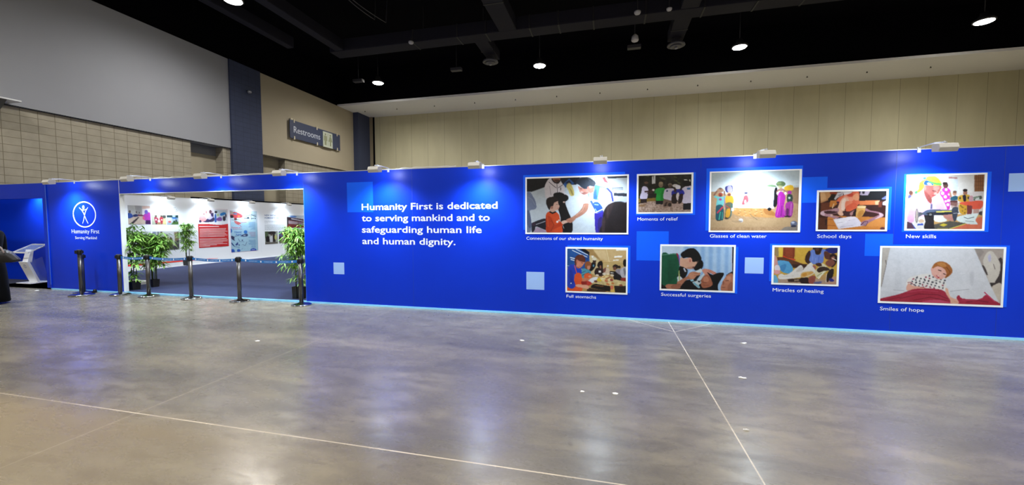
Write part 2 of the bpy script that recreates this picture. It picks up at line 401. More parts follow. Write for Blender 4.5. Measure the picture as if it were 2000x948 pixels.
# ================================================================ the blue exhibition wall
BLUE, nt, B = nodes('blue_vinyl')
n = noise(nt, posn(nt), 0.7, 4)
nt.links.new(mixc(nt, ramp(nt, n, 0.3, 0.7), (0.001, 0.028, 0.48), (0.0014, 0.032, 0.53)), B.inputs['Base Color'])
B.inputs['Roughness'].default_value = 0.36; B.inputs['Specular IOR Level'].default_value = 0.22
ALU = mat('alu_profile', (190, 192, 198), 0.4, 0.5)
JAMB = mat('white_laminate', (222, 224, 226), 0.5)
WHITE_T = mat('white_lettering', (222, 226, 236), 0.5)
SQ_MID = mat('mid_blue_print', (10, 105, 230), 0.4, lin_rgb=(0.004, 0.10, 0.85), spec=0.2)
SQ_PALE = mat('pale_blue_print', (150, 180, 235), 0.4, lin_rgb=(0.30, 0.46, 0.82))
PAPER = mat('white_print_border', (226, 229, 232), 0.5)
SEAML = mat('panel_seam', (10, 40, 140), 0.5, lin_rgb=(0.004, 0.03, 0.35))
XR = 9.4
def on_wall(x, z, y=D):
    return lambda u, v, n: (x+u, y-n, z+v)
bm = NB(); box(bm, -5.70, XR, D, D+0.09, 0.034, 2.5)
wall = tag(obj('display_wall', bm, BLUE), 'long blue display wall right of the entrance with slogan and photo prints', 'display wall')
def rail(x0, x1, par):
    bm = NB(); box(bm, x0, x1, D-0.004, D+0.094, 2.5, 2.512); obj('top_rail', bm, ALU, par)
rail(-5.70, XR, wall)
for x in (-3.75, -1.75, 0.25, 2.25, 4.26, 4.99, 7.0):
    pass
for x, z0, z1 in [(-5.70, 2.2, 2.5), (-3.42, 0.034, 2.5), (-0.42, 2.33, 2.5), (1.32, 2.35, 2.5), (3.76, 0.034, 2.5), (4.92, 0.034, 2.5)]:
    bm = NB(); box(bm, x-0.003, x+0.003, D-0.0012, D+0.001, z0, z1); obj('panel_seam', bm, SEAML, wall)
for s_, x0, zb, x1 in [('Humanity First is dedicated', -4.442, 1.783, -1.84), ('to serving mankind and to', -4.445, 1.578, -1.979),
                       ('safeguarding human life', -4.447, 1.368, -2.125), ('and human dignity.', -4.445, 1.156, -2.605)]:
    text_mesh('lettering', s_, WHITE_T, wall, x1-x0, 0.124, on_wall(x0, zb), bold=0.012, depth=0.0016)
for s_, x0, zb, x1 in [('Connections of our shared humanity', -1.343, 1.259, -0.101), ('Moments of relief', 0.422, 1.569, 1.01),
                       ('Glasses of clean water', 1.464, 1.311, 2.221), ('School days', 2.859, 1.314, 3.272), ('New skills', 3.901, 1.319, 4.236),
                       ('Full stomachs', -0.674, 0.314, -0.2), ('Successful surgeries', 0.787, 0.403, 1.496), ('Miracles of healing', 2.32, 0.530, 2.962),
                       ('Smiles of hope', 3.642, 0.318, 4.141)]:
    text_mesh('caption', s_, WHITE_T, wall, x1-x0, 0.052, on_wall(x0, zb), bold=0.0, depth=0.0012)
def flat(name, x0, x1, z0, z1, m, par, t0=0.0, t1=0.0007):
    bm = NB(); box(bm, x0, x1, D-t1, D-t0, z0, z1); return obj(name, bm, m, par)
for x0, x1, z0, z1, m, lb in [(-4.746, -4.203, 1.745, 2.296, SQ_MID, 'large bright blue square behind the slogan'), (-5.075, -4.843, 0.579, 0.80, SQ_PALE, 'small pale square'),
                          (-1.345, -1.042, 0.425, 0.722, SQ_PALE, 'pale square left of the kitchen photo'), (0.414, 0.884, 0.947, 1.403, SQ_MID, 'bright blue square'),
                          (2.5, 2.961, 1.813, 2.174, SQ_MID, 'bright blue square'), (1.945, 2.193, 0.785, 1.021, SQ_PALE, 'pale square'),
                          (3.435, 3.759, 1.068, 1.374, SQ_MID, 'bright blue square'), (4.967, 5.45, 1.922, 2.154, SQ_PALE, 'pale oblong at right edge')]:
    o = flat('printed_square', x0, x1, z0, z1, m, wall); o['label'] = lb

# entrance: panel with the emblem, header over the opening
bm = NB(); box(bm, -12.76, -10.49, D, D+0.09, 0.034, 2.5)
logo = tag(obj('display_wall', bm, BLUE), 'blue wall panel left of the entrance with a white circular emblem', 'display wall')
rail(-12.76, -10.49, logo)
bm = NB(); box(bm, -10.49, -10.472, D+0.003, D+0.09, 0.034, 2.5); obj('edge_strip', bm, JAMB, logo)
bm = NB(); box(bm, -12.80, -12.76, D-0.012, D+0.09, 0.034, 2.5); obj('edge_strip', bm, BLUE, logo)
bm = NB(); box(bm, -12.785, -12.765, D-0.02, D-0.012, 0.12, 2.44); obj('edge_profile', bm, mat('blue_profile', (70, 110, 220), 0.3, 0.3), logo)
# emblem: ring and raised-arm figure
ECX, ECZ, ERX, ERZ = -11.578, 1.757, 0.352, 0.284
def stroke(bm, pts, wd, t=0.0025):
    """flat ribbon on the wall through pts (u, v) with per-point half widths"""
    ws = wd if isinstance(wd, list) else [wd]*len(pts); n = len(pts); L, R = [], []
    for i in range(n):
        a, b = Vector(pts[max(i-1, 0)]), Vector(pts[min(i+1, n-1)]); d = (b-a).normalized(); q = Vector((-d.y, d.x))
        p = Vector(pts[i]); L.append(p+q*ws[i]); R.append(p-q*ws[i])
    for i in range(n-1):
        for y0, y1 in ((D, D-t),):
            v = [bm.verts.new((p.x, y, p.y)) for y in (y0, y1) for p in (L[i], L[i+1], R[i+1], R[i])]
            for f in ((0,1,2,3),(7,6,5,4),(0,4,5,1),(1,5,6,2),(2,6,7,3),(3,7,4,0)): bm.faces.new([v[k] for k in f])
bm = NB()
stroke(bm, [(ECX+ERX*math.cos(2*math.pi*k/56), ECZ+ERZ*math.sin(2*math.pi*k/56)) for k in range(57)], 0.0135)
obj('emblem_ring', bm, WHITE_T, logo)
def em(x, y): return (ECX+(x-428)/428*2*ERX, ECZ-(y-370)/474*2*ERZ)     # emblem drawing units
bm = NB()
def spl(pts, n=6):
    out = []
    for i in range(len(pts)-1):
        p0, p1, p2, p3 = (np.array(pts[min(max(i+k-1, 0), len(pts)-1)], float) for k in range(4))
        for k in range(n):
            t = k/n; out.append(tuple(0.5*(2*p1+(p2-p0)*t+(2*p0-5*p1+4*p2-p3)*t*t+(3*p1-p0-3*p2+p3)*t**3)))
    out.append(pts[-1]); return out
a1 = spl([em(335, 240), (em(385, 290)), em(420, 360), em(455, 460), em(492, 540)]); a2 = spl([em(503, 238), em(462, 300), em(436, 370), em(410, 470), em(385, 540)])
stroke(bm, a1, [0.006+0.004*math.sin(math.pi*i/(len(a1)-1)) for i in range(len(a1))]); stroke(bm, a2, [0.006+0.004*math.sin(math.pi*i/(len(a2)-1)) for i in range(len(a2))])
stroke(bm, spl([em(375, 272), em(400, 284), em(425, 287), em(450, 282), em(470, 270)]), 0.007)
stroke(bm, [(em(418, 235)[0]+0.024*math.cos(2*math.pi*k/20), em(418, 235)[1]+0.034*math.sin(2*math.pi*k/20)) for k in range(21)], 0.0105)
obj('emblem_figure', bm, WHITE_T, logo)
text_mesh('lettering', 'Humanity First', WHITE_T, logo, 0.875, 0.098, on_wall(-12.015, 1.329), bold=0.0, depth=0.0015)
text_mesh('lettering', 'Serving Mankind', WHITE_T, logo, 0.685, 0.066, on_wall(-11.912, 1.197), bold=0.0, depth=0.0015)
bm = NB(); box(bm, -10.472, -5.70, D, D+0.09, 2.205, 2.5)
head = tag(obj('header_panel', bm, BLUE), 'blue header panel spanning the top of the entrance', 'display wall')
rail(-10.472, -5.70, head)
bm = NB(); box(bm, -10.472, -5.70, D-0.003, D+0.093, 2.195, 2.205); obj('lit_underside', bm, JAMB, head)  # white strip stands for the light caught on the header's underside
bm = NB(); box(bm, -5.7, -5.69, D-0.002, D, 0.034, 2.2); obj('edge_strip', bm, mat('lit_blue_edge', (20, 90, 230), 0.4), wall)
# pale strip along the foot, right across the entrance
bm = NB(); box(bm, -12.8, XR, D-0.006, D+0.03, 0.0, 0.033)
tag(obj('floor_strip', bm, mat('pale_blue_strip', (110, 190, 245), 0.3, lin_rgb=(0.26, 0.66, 1.0))), 'thin pale blue strip along the foot of the blue wall', 'trim strip')
# alcove at far left
bm = NB(); box(bm, -16.8, -12.93, D, D+0.09, 2.15, 2.5)
alc = tag(obj('header_panel', bm, BLUE), 'blue header and post framing the alcove at far left', 'display wall')
bm = NB(); box(bm, -12.93, -12.80, D, D+0.09, 0.034, 2.5); obj('post', bm, BLUE, alc)
rail(-16.8, -12.80, alc)
bm = NB(); box(bm, -16.8, -12.8, 7.36, 7.44, 0.03, 2.5)
alb = tag(obj('display_wall', bm, BLUE), 'blue back wall of the alcove behind the white lectern', 'display wall')
bm = NB(); box(bm, -14.575, -14.57, 7.355, 7.36, 0.03, 2.5); obj('panel_seam', bm, SEAML, alb)
text_mesh('lettering', 'F', WHITE_T, alb, 0.10, 0.11, lambda u, v, n: (-14.50+u, 7.36-n, 1.90+v), bold=0.03)
bm = NB(); box(bm, -16.88, -16.8, D, 7.44, 0.03, 2.5); tag(obj('display_wall', bm, BLUE), 'blue side wall closing the alcove at the left', 'display wall')
CARPET = mat('navy_carpet', (40, 50, 88), 0.95, noise=0.25, nscale=3.0, bump=0.6, bscale=350)
bm = NB(); box(bm, -16.8, -12.8, D+0.03, 7.36, 0.0, 0.03); struct(obj('floor_alcove', bm, mat('dark_carpet', (30, 30, 42), 0.95, noise=0.2)))

# ================================================================ inside the booth
XW = -15.5
WHITEW, nt, B = nodes('white_display_laminate')
B.inputs['Base Color'].default_value = (*lin((214, 217, 222)), 1); B.inputs['Roughness'].default_value = 0.35
bm = NB(); box(bm, XW-0.09, XW, 7.6, 20.0, 0.0, 2.5)
ww = tag(obj('display_wall', bm, WHITEW), 'long white display wall seen through the entrance', 'display wall')
bm = NB(); box(bm, XW-0.094, XW+0.004, 7.6, 20.0, 2.5, 2.512); obj('top_rail', bm, ALU, ww)
RED = mat('red_print', (214, 52, 44), 0.45)
bm = NB(); prism(bm, [(7.62, 0.125), (12.9, 0.125), (12.9, 0.135), (11.5, 0.175), (7.62, 0.21)], 0, XW, XW+0.003); obj('red_stripe', bm, RED, ww)
for y in (9.0, 10.5, 12.0, 13.45, 15.0, 16.5, 18.0):
    bm = NB(); box(bm, XW-0.001, XW+0.0008, y-0.002, y+0.002, 0.2, 2.5); obj('panel_seam', bm, mat('grey_seam', (190, 194, 200), 0.6), ww)
bm = NB(); box(bm, -14.8, -5.0, D+0.03, 20.5, 0.0, 0.03)
o = tag(obj('carpet', bm, CARPET), 'dark navy carpet covering the floor inside the booth', 'carpet')
bm = NB(); box(bm, XW, -14.8, 8.4, 20.5, 0.0, 0.012); o = obj('floor_edging', bm, mat('pale_grey_floor', (168, 168, 172), 0.4, noise=0.05)); struct(o)
bm = NB(); box(bm, -16.08, -15.98, 12.35, 20.5, 2.52, 2.60)
dr = tag(obj('drape_rail', bm, DARK), 'black rail running behind the top of the white display wall', 'rail')
for y in (12.5, 16.2, 19.9):
    bm = NB(); box(bm, -16.05, -16.0, y, y+0.05, 0, 2.52); obj('upright', bm, DARK, dr)
# low white plinth just inside the left jamb
bm = NB(); box(bm, -0.35, 0.35, -0.28, 0.28, 0, 0.07, bev=0.006)
o = tag(obj('plinth', bm, JAMB, loc=(-11.62, 7.36, 0.03)), 'low white plinth on the carpet behind the left bamboo', 'plinth')

def beam(l, n=1.0):
    """flood reflector: throws most of its light along the axis"""
    l.use_nodes = True; nt = l.node_tree; e = nt.nodes['Emission']
    tc = nt.nodes.new('ShaderNodeTexCoord'); s = nt.nodes.new('ShaderNodeSeparateXYZ'); nt.links.new(tc.outputs['Normal'], s.inputs[0])
    p = mth(nt, 'POWER', mth(nt, 'ABSOLUTE', s.outputs[2]), n); nt.links.new(p, e.inputs['Strength'])
# --- arm spotlights clipped to the wall tops
HEADM = mat('lamp_head_white', (205, 203, 196), 0.45)
LENSM = mat('arm_lamp_lens', (240, 250, 255), 0.2, emit=((0.85, 0.95, 1.0), 60.0))
def make_arm_light(power, reach=0.43):
    """local frame: wall face at y=0, light stands out towards -y; z=0 is the wall top"""
    t = thing('arm_spotlight', 'x', 'spotlight', (0, 0, 0), 'arm spotlights')
    bm = NB()
    prism(bm, [(-reach-0.05, -0.115), (-reach-0.075, -0.065), (-reach-0.055, -0.015), (-reach+0.02, 0.0), (-reach+0.06, -0.02), (-reach+0.06, -0.10)], 0, -0.098, 0.098)
    bmesh.ops.bevel(bm, geom=list(bm.edges), offset=0.004, segments=1, affect='EDGES'); obj('head', bm, HEADM, t)
    bm = NB(); prism(bm, [(-reach+0.058, -0.095), (-reach+0.064, -0.095), (-reach+0.064, -0.028), (-reach+0.058, -0.028)], 0, -0.085, 0.085); obj('lens', bm, LENSM, t)
    bm = NB(); tube(bm, [(0, 0.03, 0.012), (0, -0.03, 0.022), (0, -reach*0.6, 0.03), (0, -reach, 0.012), (0, -reach, -0.005)], 0.008); obj('arm', bm, ALU, t)
    bm = NB(); box(bm, -0.02, 0.02, -0.006, 0.1, 0.0, 0.022); box(bm, -0.02, 0.02, -0.008, -0.003, -0.05, 0.01); obj('clip', bm, ALU, t)
    bm = NB(); tube(bm, [(0.02, -reach, 0.0), (0.025, -reach+0.05, 0.03), (0.03, -reach+0.08, 0.015)], 0.005); obj('knob', bm, ALU, t)
    l = bpy.data.lights.new('lamp', 'SPOT'); l.energy = power; l.spot_size = math.radians(147); l.spot_blend = 0.85; beam(l, 0.8)
    l.color = (0.72, 0.87, 1.0); l.shadow_soft_size = 0.035
    lo = bpy.data.objects.new('lamp', l); C.objects.link(lo); lo.parent = t
    lo.location = (0, -reach+0.06, -0.105)
    d = Vector((0, math.cos(math.radians(86)), -math.sin(math.radians(86))))
    lo.rotation_euler = d.to_track_quat('-Z', 'Y').to_euler()
    return t
al = make_arm_light(SPOT_W)
spots_blue = [(-11.83, 'arm spotlight at the left end of the wall, above the emblem panel'), (-9.55, 'arm spotlight on the entrance header, left of its middle'),
              (-7.65, 'arm spotlight on the entrance header, right of its middle'), (-5.83, 'arm spotlight at the right end of the entrance header'),
              (-3.88, 'arm spotlight above the slogan, left one'), (-2.09, 'arm spotlight above the slogan, right one'),
              (-0.14, 'arm spotlight above the photo of the handshake'), (2.04, 'arm spotlight above the photo of women carrying water'),
              (4.0, 'arm spotlight above the photo of the sewing machine'), (6.1, 'arm spotlight beyond the right edge of the frame')]
for i, (x, lb) in enumerate(spots_blue):
    if i == 0: al.location = (x, D, 2.51); al['label'] = lb
    else: dup(al, (x, D, 2.51), lb)
ai = make_arm_light(SPOT_IN_W); ai['group'] = 'arm spotlights on the white wall'
for i, (y, lb) in enumerate([(10.9, 'arm spotlight on the white wall above the meeting photo'), (12.35, 'arm spotlight on the white wall above the red poster'),
                             (14.2, 'arm spotlight on the white wall above the pale blue poster'), (16.25, 'arm spotlight on the white wall above the heading'),
                             (18.3, 'arm spotlight on the white wall hidden past the right jamb'), (9.2, 'arm spotlight on the white wall nearest the entrance')]):
    if i == 0: ai.location = (XW, y, 2.51); ai['label'] = lb; ai.rotation_euler = (0, 0, math.pi/2)
    else: dup(ai, (XW, y, 2.51), lb)
# alcove lamp, mounted inside the header
aa = make_arm_light(150, 0.30); aa.location = (-14.7, 7.36, 2.51); aa['label'] = 'arm spotlight over the lectern alcove'; aa['group'] = 'arm spotlights in the alcove'

# --- cable along the wall top
CABLE = mat('white_cable', (205, 205, 208), 0.5)
def cable(x0, x1, lb, n=26, amp=0.012):
    pts = [(x0+(x1-x0)*i/n, D+0.03+0.02*math.sin(i*1.3), 2.520+abs(amp*math.sin(i*0.55+x0))) for i in range(n+1)]
    bm = NB(); tube(bm, pts, 0.007, 6); tag(obj('cable', bm, CABLE), lb, 'cable')
cable(-11.7, -9.7, 'white cable along the wall top above the emblem panel'); cable(-9.5, -7.75, 'white cable along the left part of the header top')
cable(-7.5, -5.9, 'white cable along the right part of the header top'); cable(-3.75, -2.6, 'white cable along the wall top above the slogan')

# --- belt stanchions
STEEL = mat('dark_steel', (92, 90, 90), 0.28, 0.85); CHROME = mat('polished_steel', (190, 190, 194), 0.12, 1.0); BLACKP = mat('black_plastic', (14, 14, 16), 0.45)
BELT = mat('blue_belt', (30, 110, 190), 0.6, lin_rgb=(0.012, 0.15, 0.46)); 
def stanchion(x, y, label, h=0.885, r_base=0.235):
    t = thing('stanchion', label, 'stanchion', (x, y, 0), 'belt stanchions')
    bm = NB(); lathe(bm, [(r_base-0.01, 0.0), (r_base, 0.01), (r_base-0.005, 0.022), (r_base*0.75, 0.034), (0.06, 0.046), (0.04, 0.06)], seg=40); obj('base', bm, CHROME, t)
    bm = NB(); lathe(bm, [(0.036, 0.04), (0.036, h-0.075)], seg=20); obj('post', bm, STEEL, t)
    bm = NB(); lathe(bm, [(0.042, h-0.095), (0.044, h-0.09), (0.044, h-0.012), (0.038, h)], seg=20)
    for a in range(4):
        ca, sa = math.cos(a*math.pi/2), math.sin(a*math.pi/2)
        cx, cy = 0.05*ca, 0.05*sa; box(bm, cx-0.014, cx+0.014, cy-0.014, cy+0.014, h-0.085, h-0.02)
    obj('belt_head', bm, BLACKP, t)
    return t
ST = [(-11.06, 6.10, 'taller front post of the pair left of the entrance', 0.99, 0.21), (-11.40, 6.32, 'shorter rear post of the pair left of the entrance', 0.87, 0.17),
      (-10.30, 6.33, 'steel stanchion at the left jamb, holding the first belt end', 0.885, 0.18), (-9.48, 6.33, 'steel stanchion in front of the paired bamboo plants', 0.885, 0.18),
      (-8.33, 6.335, 'steel stanchion in the entrance, third from the right', 0.885, 0.18), (-7.10, 6.33, 'steel stanchion in the middle of the entrance opening', 0.885, 0.18),
      (-5.63, 6.30, 'steel stanchion before the bamboo at the right jamb', 0.885, 0.18)]
st = [stanchion(*a) for a in ST]
bm = NB(); box(bm, -0.10, -0.045, -0.03, 0.03, 0.905, 0.975); obj('belt_end', bm, BLACKP, st[0])
def belt(i, j, marks):
    (x0, y0), (x1, y1) = ST[i][:2], ST[j][:2]; z = 0.83; n = 14
    dx, dy = x1-x0, y1-y0; L = math.hypot(dx, dy); ux, uy = dx/L, dy/L; bm = NB(); prev = None
    def pt(t): return (dx*t, dy*t, z-0.03*math.sin(math.pi*t))
    t0, t1 = 0.05/L, 1-0.05/L
    for k in range(n+1):
        t = t0+(t1-t0)*k/n; p = pt(t); q = [bm.verts.new((p[0]-uy*o, p[1]+ux*o, p[2]+d)) for o, d in ((-0.001, -0.026), (-0.001, 0.026), (0.001, 0.026), (0.001, -0.026))]
        if prev:
            for a in range(4): bm.faces.new((prev[a], prev[(a+1) % 4], q[(a+1) % 4], q[a]))
        else: bm.faces.new(q)
        prev = q
    bm.faces.new(prev[::-1])
    b = obj('belt', bm, BELT, st[i])
    # white roundel and lettering repeated on the belt
    for k in range(marks):
        bm = NB(); t = (k+0.5)/marks; p = pt(t); vs = [bm.verts.new((p[0]+ux*0.017*math.cos(a*math.pi/8)+uy*0.0016, p[1]+uy*0.017*math.cos(a*math.pi/8)-ux*0.0016, p[2]+0.018*math.sin(a*math.pi/8))) for a in range(16)]
        bm.faces.new(vs); obj('belt_emblem', bm, WHITE_T, b)
    for k in range(marks+1):
        t = k/marks
        if t < 0.12 or t > 0.9: continue
        p = pt(t)
        text_mesh('belt_lettering', 'HUMANITY FIRST', WHITE_T, b, 0.20, 0.014, lambda u, v, nn, p=p: (p[0]+ux*(u-0.1)+uy*(0.0014+nn*0.2), p[1]+uy*(u-0.1)-ux*(0.0014+nn*0.2), p[2]-0.007+v))
belt(2, 3, 3); belt(3, 4, 4); belt(4, 5, 4); belt(5, 6, 4)
bm = NB(); lathe(bm, [(0.03, 0), (0.036, 0.02), (0.03, 0.06), (0.018, 0.075)], seg=12); tag(obj('cable_plug', bm, BLACKP, loc=(-11.24, 6.43, 0)), 'small black plug on the floor at the foot of the emblem panel', 'plug')
bm = NB(); lathe(bm, [(0.05, 0), (0.055, 0.015), (0.04, 0.035)], seg=12, sx=1.6); tag(obj('cable_coil', bm, BLACKP, loc=(-11.62, 6.44, 0)), 'flat black lump on the floor behind the pair of posts', 'cable')

# --- artificial bamboo in pots
LEAF, nt, B = nodes('bamboo_leaf')
n = noise(nt, posn(nt), 14, 2); nt.links.new(mixc(nt, ramp(nt, n, 0.3, 0.7), lin((66, 138, 42)), lin((172, 214, 104))), B.inputs['Base Color']); B.inputs['Roughness'].default_value = 0.5
CANE = mat('bamboo_cane', (62, 74, 40), 0.5, noise=0.3, nscale=9); POT = mat('black_pot', (13, 13, 16), 0.5); SOIL = mat('dark_soil', (32, 26, 22), 0.9)
def leaf(bm, p, d, L, wd, droop):
    d = d.normalized(); side = d.cross(Vector((0, 0, 1)))
    side = side.normalized() if side.length > 1e-3 else Vector((1, 0, 0))
    prev = None
    for k, (t, wf) in enumerate(((0, 0.15), (0.3, 1), (0.65, 0.75), (1, 0.02))):
        c = p+d*L*t+Vector((0, 0, -droop*L*t*t)); n_ = Vector((0, 0, 0.12*wd*(1-abs(t-.4))))
        q = [bm.verts.new(c-side*wd*wf), bm.verts.new(c-n_), bm.verts.new(c+side*wd*wf)]
        if prev:
            for a in (0, 1):
                f = bm.faces.new((prev[a], prev[a+1], q[a+1], q[a])); f.smooth = True
        prev = q
def blocked(x, y):
    """inside (or just off) the blue wall on either side of the entrance"""
    return (y < 6.63 and x < -10.44) or (6.47 < y < 6.63 and x > -5.73) or (y < 6.47 and x > -5.45)
def bamboo(x, y, z, h, canes, clusters, label, seed, pots=((0, 0),), pot=(0.095, 0.115, 0.20), lsz=1.0):
    rnd = random.Random(seed); t = thing('potted_bamboo', label, 'plant', (x, y, z), 'artificial bamboo plants')
    for px, py in pots:
        bm = NB(); r0, r1, ph = pot; prism4 = [(-1, -1), (1, -1), (1, 1), (-1, 1)]
        a = [bm.verts.new((px+r0*i, py+r0*j, 0)) for i, j in prism4]; b = [bm.verts.new((px+r1*i, py+r1*j, ph)) for i, j in prism4]
        c = [bm.verts.new((px+r1*.88*i, py+r1*.88*j, ph)) for i, j in prism4]; d = [bm.verts.new((px+r1*.85*i, py+r1*.85*j, ph-0.03)) for i, j in prism4]
        bm.faces.new(a[::-1]); 
        for A_, B_ in ((a, b), (b, c), (c, d)):
            for k in range(4): bm.faces.new((A_[k], A_[(k+1) % 4], B_[(k+1) % 4], B_[k]))
        bm.faces.new(d); po = obj('pot', bm, POT, t)
        bm = NB(); box(bm, px-r1*.86, px+r1*.86, py-r1*.86, py+r1*.86, ph-0.05, ph-0.028); obj('soil', bm, SOIL, po)
    tops = []
    for k, (cx, cy, lx, ly, ch) in enumerate(canes):
        pts = [(cx+lx*s_*s_, cy+ly*s_*s_, pot[2]-0.05+(ch-pot[2]+0.05)*s_) for s_ in (0, .25, .5, .75, 1)]
        bm = NB(); tube(bm, pts, [0.011, 0.010, 0.009, 0.007, 0.004], 7)
        for s_ in (.2, .4, .6, .8):
            q = Vector((cx+lx*s_*s_, cy+ly*s_*s_, pot[2]-0.05+(ch-pot[2]+0.05)*s_)); tube(bm, [q+Vector((0, 0, -0.006)), q+Vector((0, 0, 0.006))], 0.0135, 7)
        obj('cane', bm, CANE, t); tops.append((cx, cy, lx, ly, ch))
    bm = NB()
    for (z0, z1, nb, spread) in clusters:
        for _ in range(nb):
            cx, cy, lx, ly, ch = rnd.choice(tops); zz = rnd.uniform(z0, z1); s_ = min(1, zz/ch)
            p = Vector((cx+lx*s_*s_, cy+ly*s_*s_, min(zz, ch))); a = rnd.uniform(0, 2*math.pi); sp = spread*rnd.uniform(0.25, 1.0)
            tw = p+Vector((math.cos(a)*sp, math.sin(a)*sp, rnd.uniform(0.0, 0.12)))
            if blocked(x+tw.x, y+tw.y): continue
            tube(bm, [p, (p+tw)/2+Vector((0, 0, 0.02)), tw], [0.003, 0.002, 0.0015], 4)
            for _k in range(rnd.randint(6, 9)):
                b = a+rnd.uniform(-1.5, 1.5); e = rnd.uniform(-0.55, 0.55)
                q_ = p.lerp(tw, rnd.uniform(0.35, 1.0)); d_ = Vector((math.cos(b)*math.cos(e), math.sin(b)*math.cos(e), math.sin(e))); l_ = rnd.uniform(0.09, 0.17)*lsz
                if any(blocked(x+q_.x+d_.x*l_*f_, y+q_.y+d_.y*l_*f_) for f_ in (0, .5, 1)): continue
                leaf(bm, q_, d_, l_, rnd.uniform(0.010, 0.017)*lsz, rnd.uniform(0.1, 0.6))
    obj('foliage', bm, LEAF, t); return t
bamboo(-10.61, 6.79, 0.03, 1.45, [(-0.05, 0, -0.10, 0.02, 1.38), (0.05, 0.03, -0.06, 0.0, 1.40), (0.05, -0.03, 0.04, 0.0, 1.2)],
       [(0.22, 0.40, 7, 0.14), (0.5, 0.8, 44, 0.20), (0.8, 1.2, 72, 0.25), (1.1, 1.40, 70, 0.22)], 'tall bamboo in a black pot against the left jamb', 3, lsz=1.1, pot=(0.075, 0.09, 0.19))
bamboo(-10.60, 7.20, 0.03, 1.3, [(-0.03, 0, 0.05, 0.0, 1.26), (0.04, 0.03, 0.16, -0.04, 1.22), (0, -0.04, -0.06, 0.0, 1.15), (0.03, 0, 0.25, 0.0, 1.05)],
       [(0.48, 0.72, 40, 0.26), (0.75, 1.05, 100, 0.34), (1.0, 1.26, 80, 0.28)], 'bushy bamboo in a black pot standing behind the belt at left', 5, lsz=1.25, pot=(0.065, 0.075, 0.18))
bamboo(-14.9, 11.25, 0.03, 1.5, [(-0.04, 0, 0.0, 0.02, 1.46), (0.05, 0.03, -0.04, 0.06, 1.40), (0, -0.05, 0.04, -0.05, 1.44)],
       [(0.55, 0.9, 30, 0.14), (0.8, 1.2, 76, 0.22), (1.1, 1.5, 76, 0.19)], 'distant bamboo beside the red poster', 9, pot=(0.09, 0.10, 0.22), lsz=1.05)
bamboo(-6.055, 6.72, 0.03, 1.45, [(-0.065, 0, -0.02, 0.0, 1.36), (0.065, 0.0, -0.02, 0.02, 1.40), (-0.02, 0.03, 0.02, 0.0, 1.25)],
       [(0.25, 0.5, 10, 0.18), (0.58, 0.78, 34, 0.25), (0.85, 1.2, 96, 0.26), (1.1, 1.42, 90, 0.21)], 'tall bamboo in paired black pots at the right jamb', 12, pots=((-0.065, 0), (0.065, 0)), pot=(0.05, 0.057, 0.24))

# --- lectern
ACR = mat('clear_acrylic', (215, 228, 245), 0.1, alpha=0.10); WHG = mat('white_gloss', (236, 238, 242), 0.25)
t = thing('lectern', 'white and clear lectern with slanted top in the blue alcove', 'lectern', (-14.42, 7.02, 0.03))
bm = NB(); box(bm, -0.26, 0.26, -0.21, 0.2, 0, 0.022, bev=0.005); obj('base', bm, WHG, t)
bm = NB(); prism(bm, [(-0.01, 0.02), (0.04, 0.02), (-0.14, 0.56), (-0.19, 0.56)], 0, -0.16, 0.16); fp = obj('front_panel', bm, WHG, t)
bm = NB(); prism(bm, [(-0.20, 0.42), (-0.165, 0.43), (-0.15, 0.50), (-0.185, 0.50)], 0, -0.05, 0.05); 
bm.free()
bm = NB(); stroke2 = [(0.045*math.cos(k*math.pi/10), 0.045*math.sin(k*math.pi/10)) for k in range(20)]
vo = []
for u, v in stroke2:
    z = 0.44+v; y = -0.01-(z-0.02)/0.54*0.18-0.003; vo.append(bm.verts.new((u, y, z)))
vi = [bm.verts.new((0.8*a.co.x, a.co.y+0.0, 0.44+0.8*(a.co.z-0.44))) for a in vo]
for k in range(20): bm.faces.new((vo[k], vo[(k+1) % 20], vi[(k+1) % 20], vi[k]))
obj('emblem', bm, mat('emblem_blue', (30, 60, 160), 0.5), fp)
for sx in (-1, 1):
    bm = NB(); prism(bm, [(0.04, 0.02), (0.19, 0.02), (0.10, 0.66), (-0.14, 0.56)], 0, sx*0.15-0.006, sx*0.15+0.006); obj('side_panel', bm, ACR, t)
bm = NB(); prism(bm, [(-0.15, 0.54), (-0.07, 0.54), (-0.02, 0.86), (-0.07, 0.86)], 0, -0.1, 0.1); obj('neck', bm, WHG, t)
bm = NB(); prism(bm, [(-0.19, 0.775), (0.18, 0.965), (0.18, 0.977), (-0.19, 0.787)], 0, -0.36, 0.24); tp = obj('reading_top', bm, ACR, t)
bm = NB()
for x in (-0.36, 0.225): prism(bm, [(-0.19, 0.78), (0.18, 0.97), (0.18, 0.995), (-0.19, 0.805)], 0, x, x+0.016)
box(bm, -0.36, 0.241, -0.2, -0.185, 0.775, 0.81); box(bm, -0.36, 0.241, 0.172, 0.187, 0.965, 0.995); obj('rim', bm, WHG, tp)
# framed photo on the alcove's back wall
t = thing('photo_print', 'narrow photo print on the alcove wall beside the post', 'photo print', (-14.55, 7.36, 1.28))
bm = NB(); box(bm, 0, 0.42, -0.006, 0, 0, 0.565); obj('border', bm, PAPER, t)
a = Art([(0, 0), (100, 0), (100, 140), (0, 140)], 30, 42, (60, 50, 80)); a.E((30, 25, 35), 20, 25, 18, 16).E((150, 100, 80), 22, 35, 10, 12).E((120, 60, 110), 25, 75, 22, 25).E((40, 35, 60), 60, 100, 30, 35).E((20, 20, 26), 15, 120, 18, 18).E((190, 180, 190), 70, 40, 20, 30)
a.build('picture', t, lambda u, v: np.stack([0.03+0.36*u, np.full_like(u, -0.0072), 0.53-0.50*v], -1))

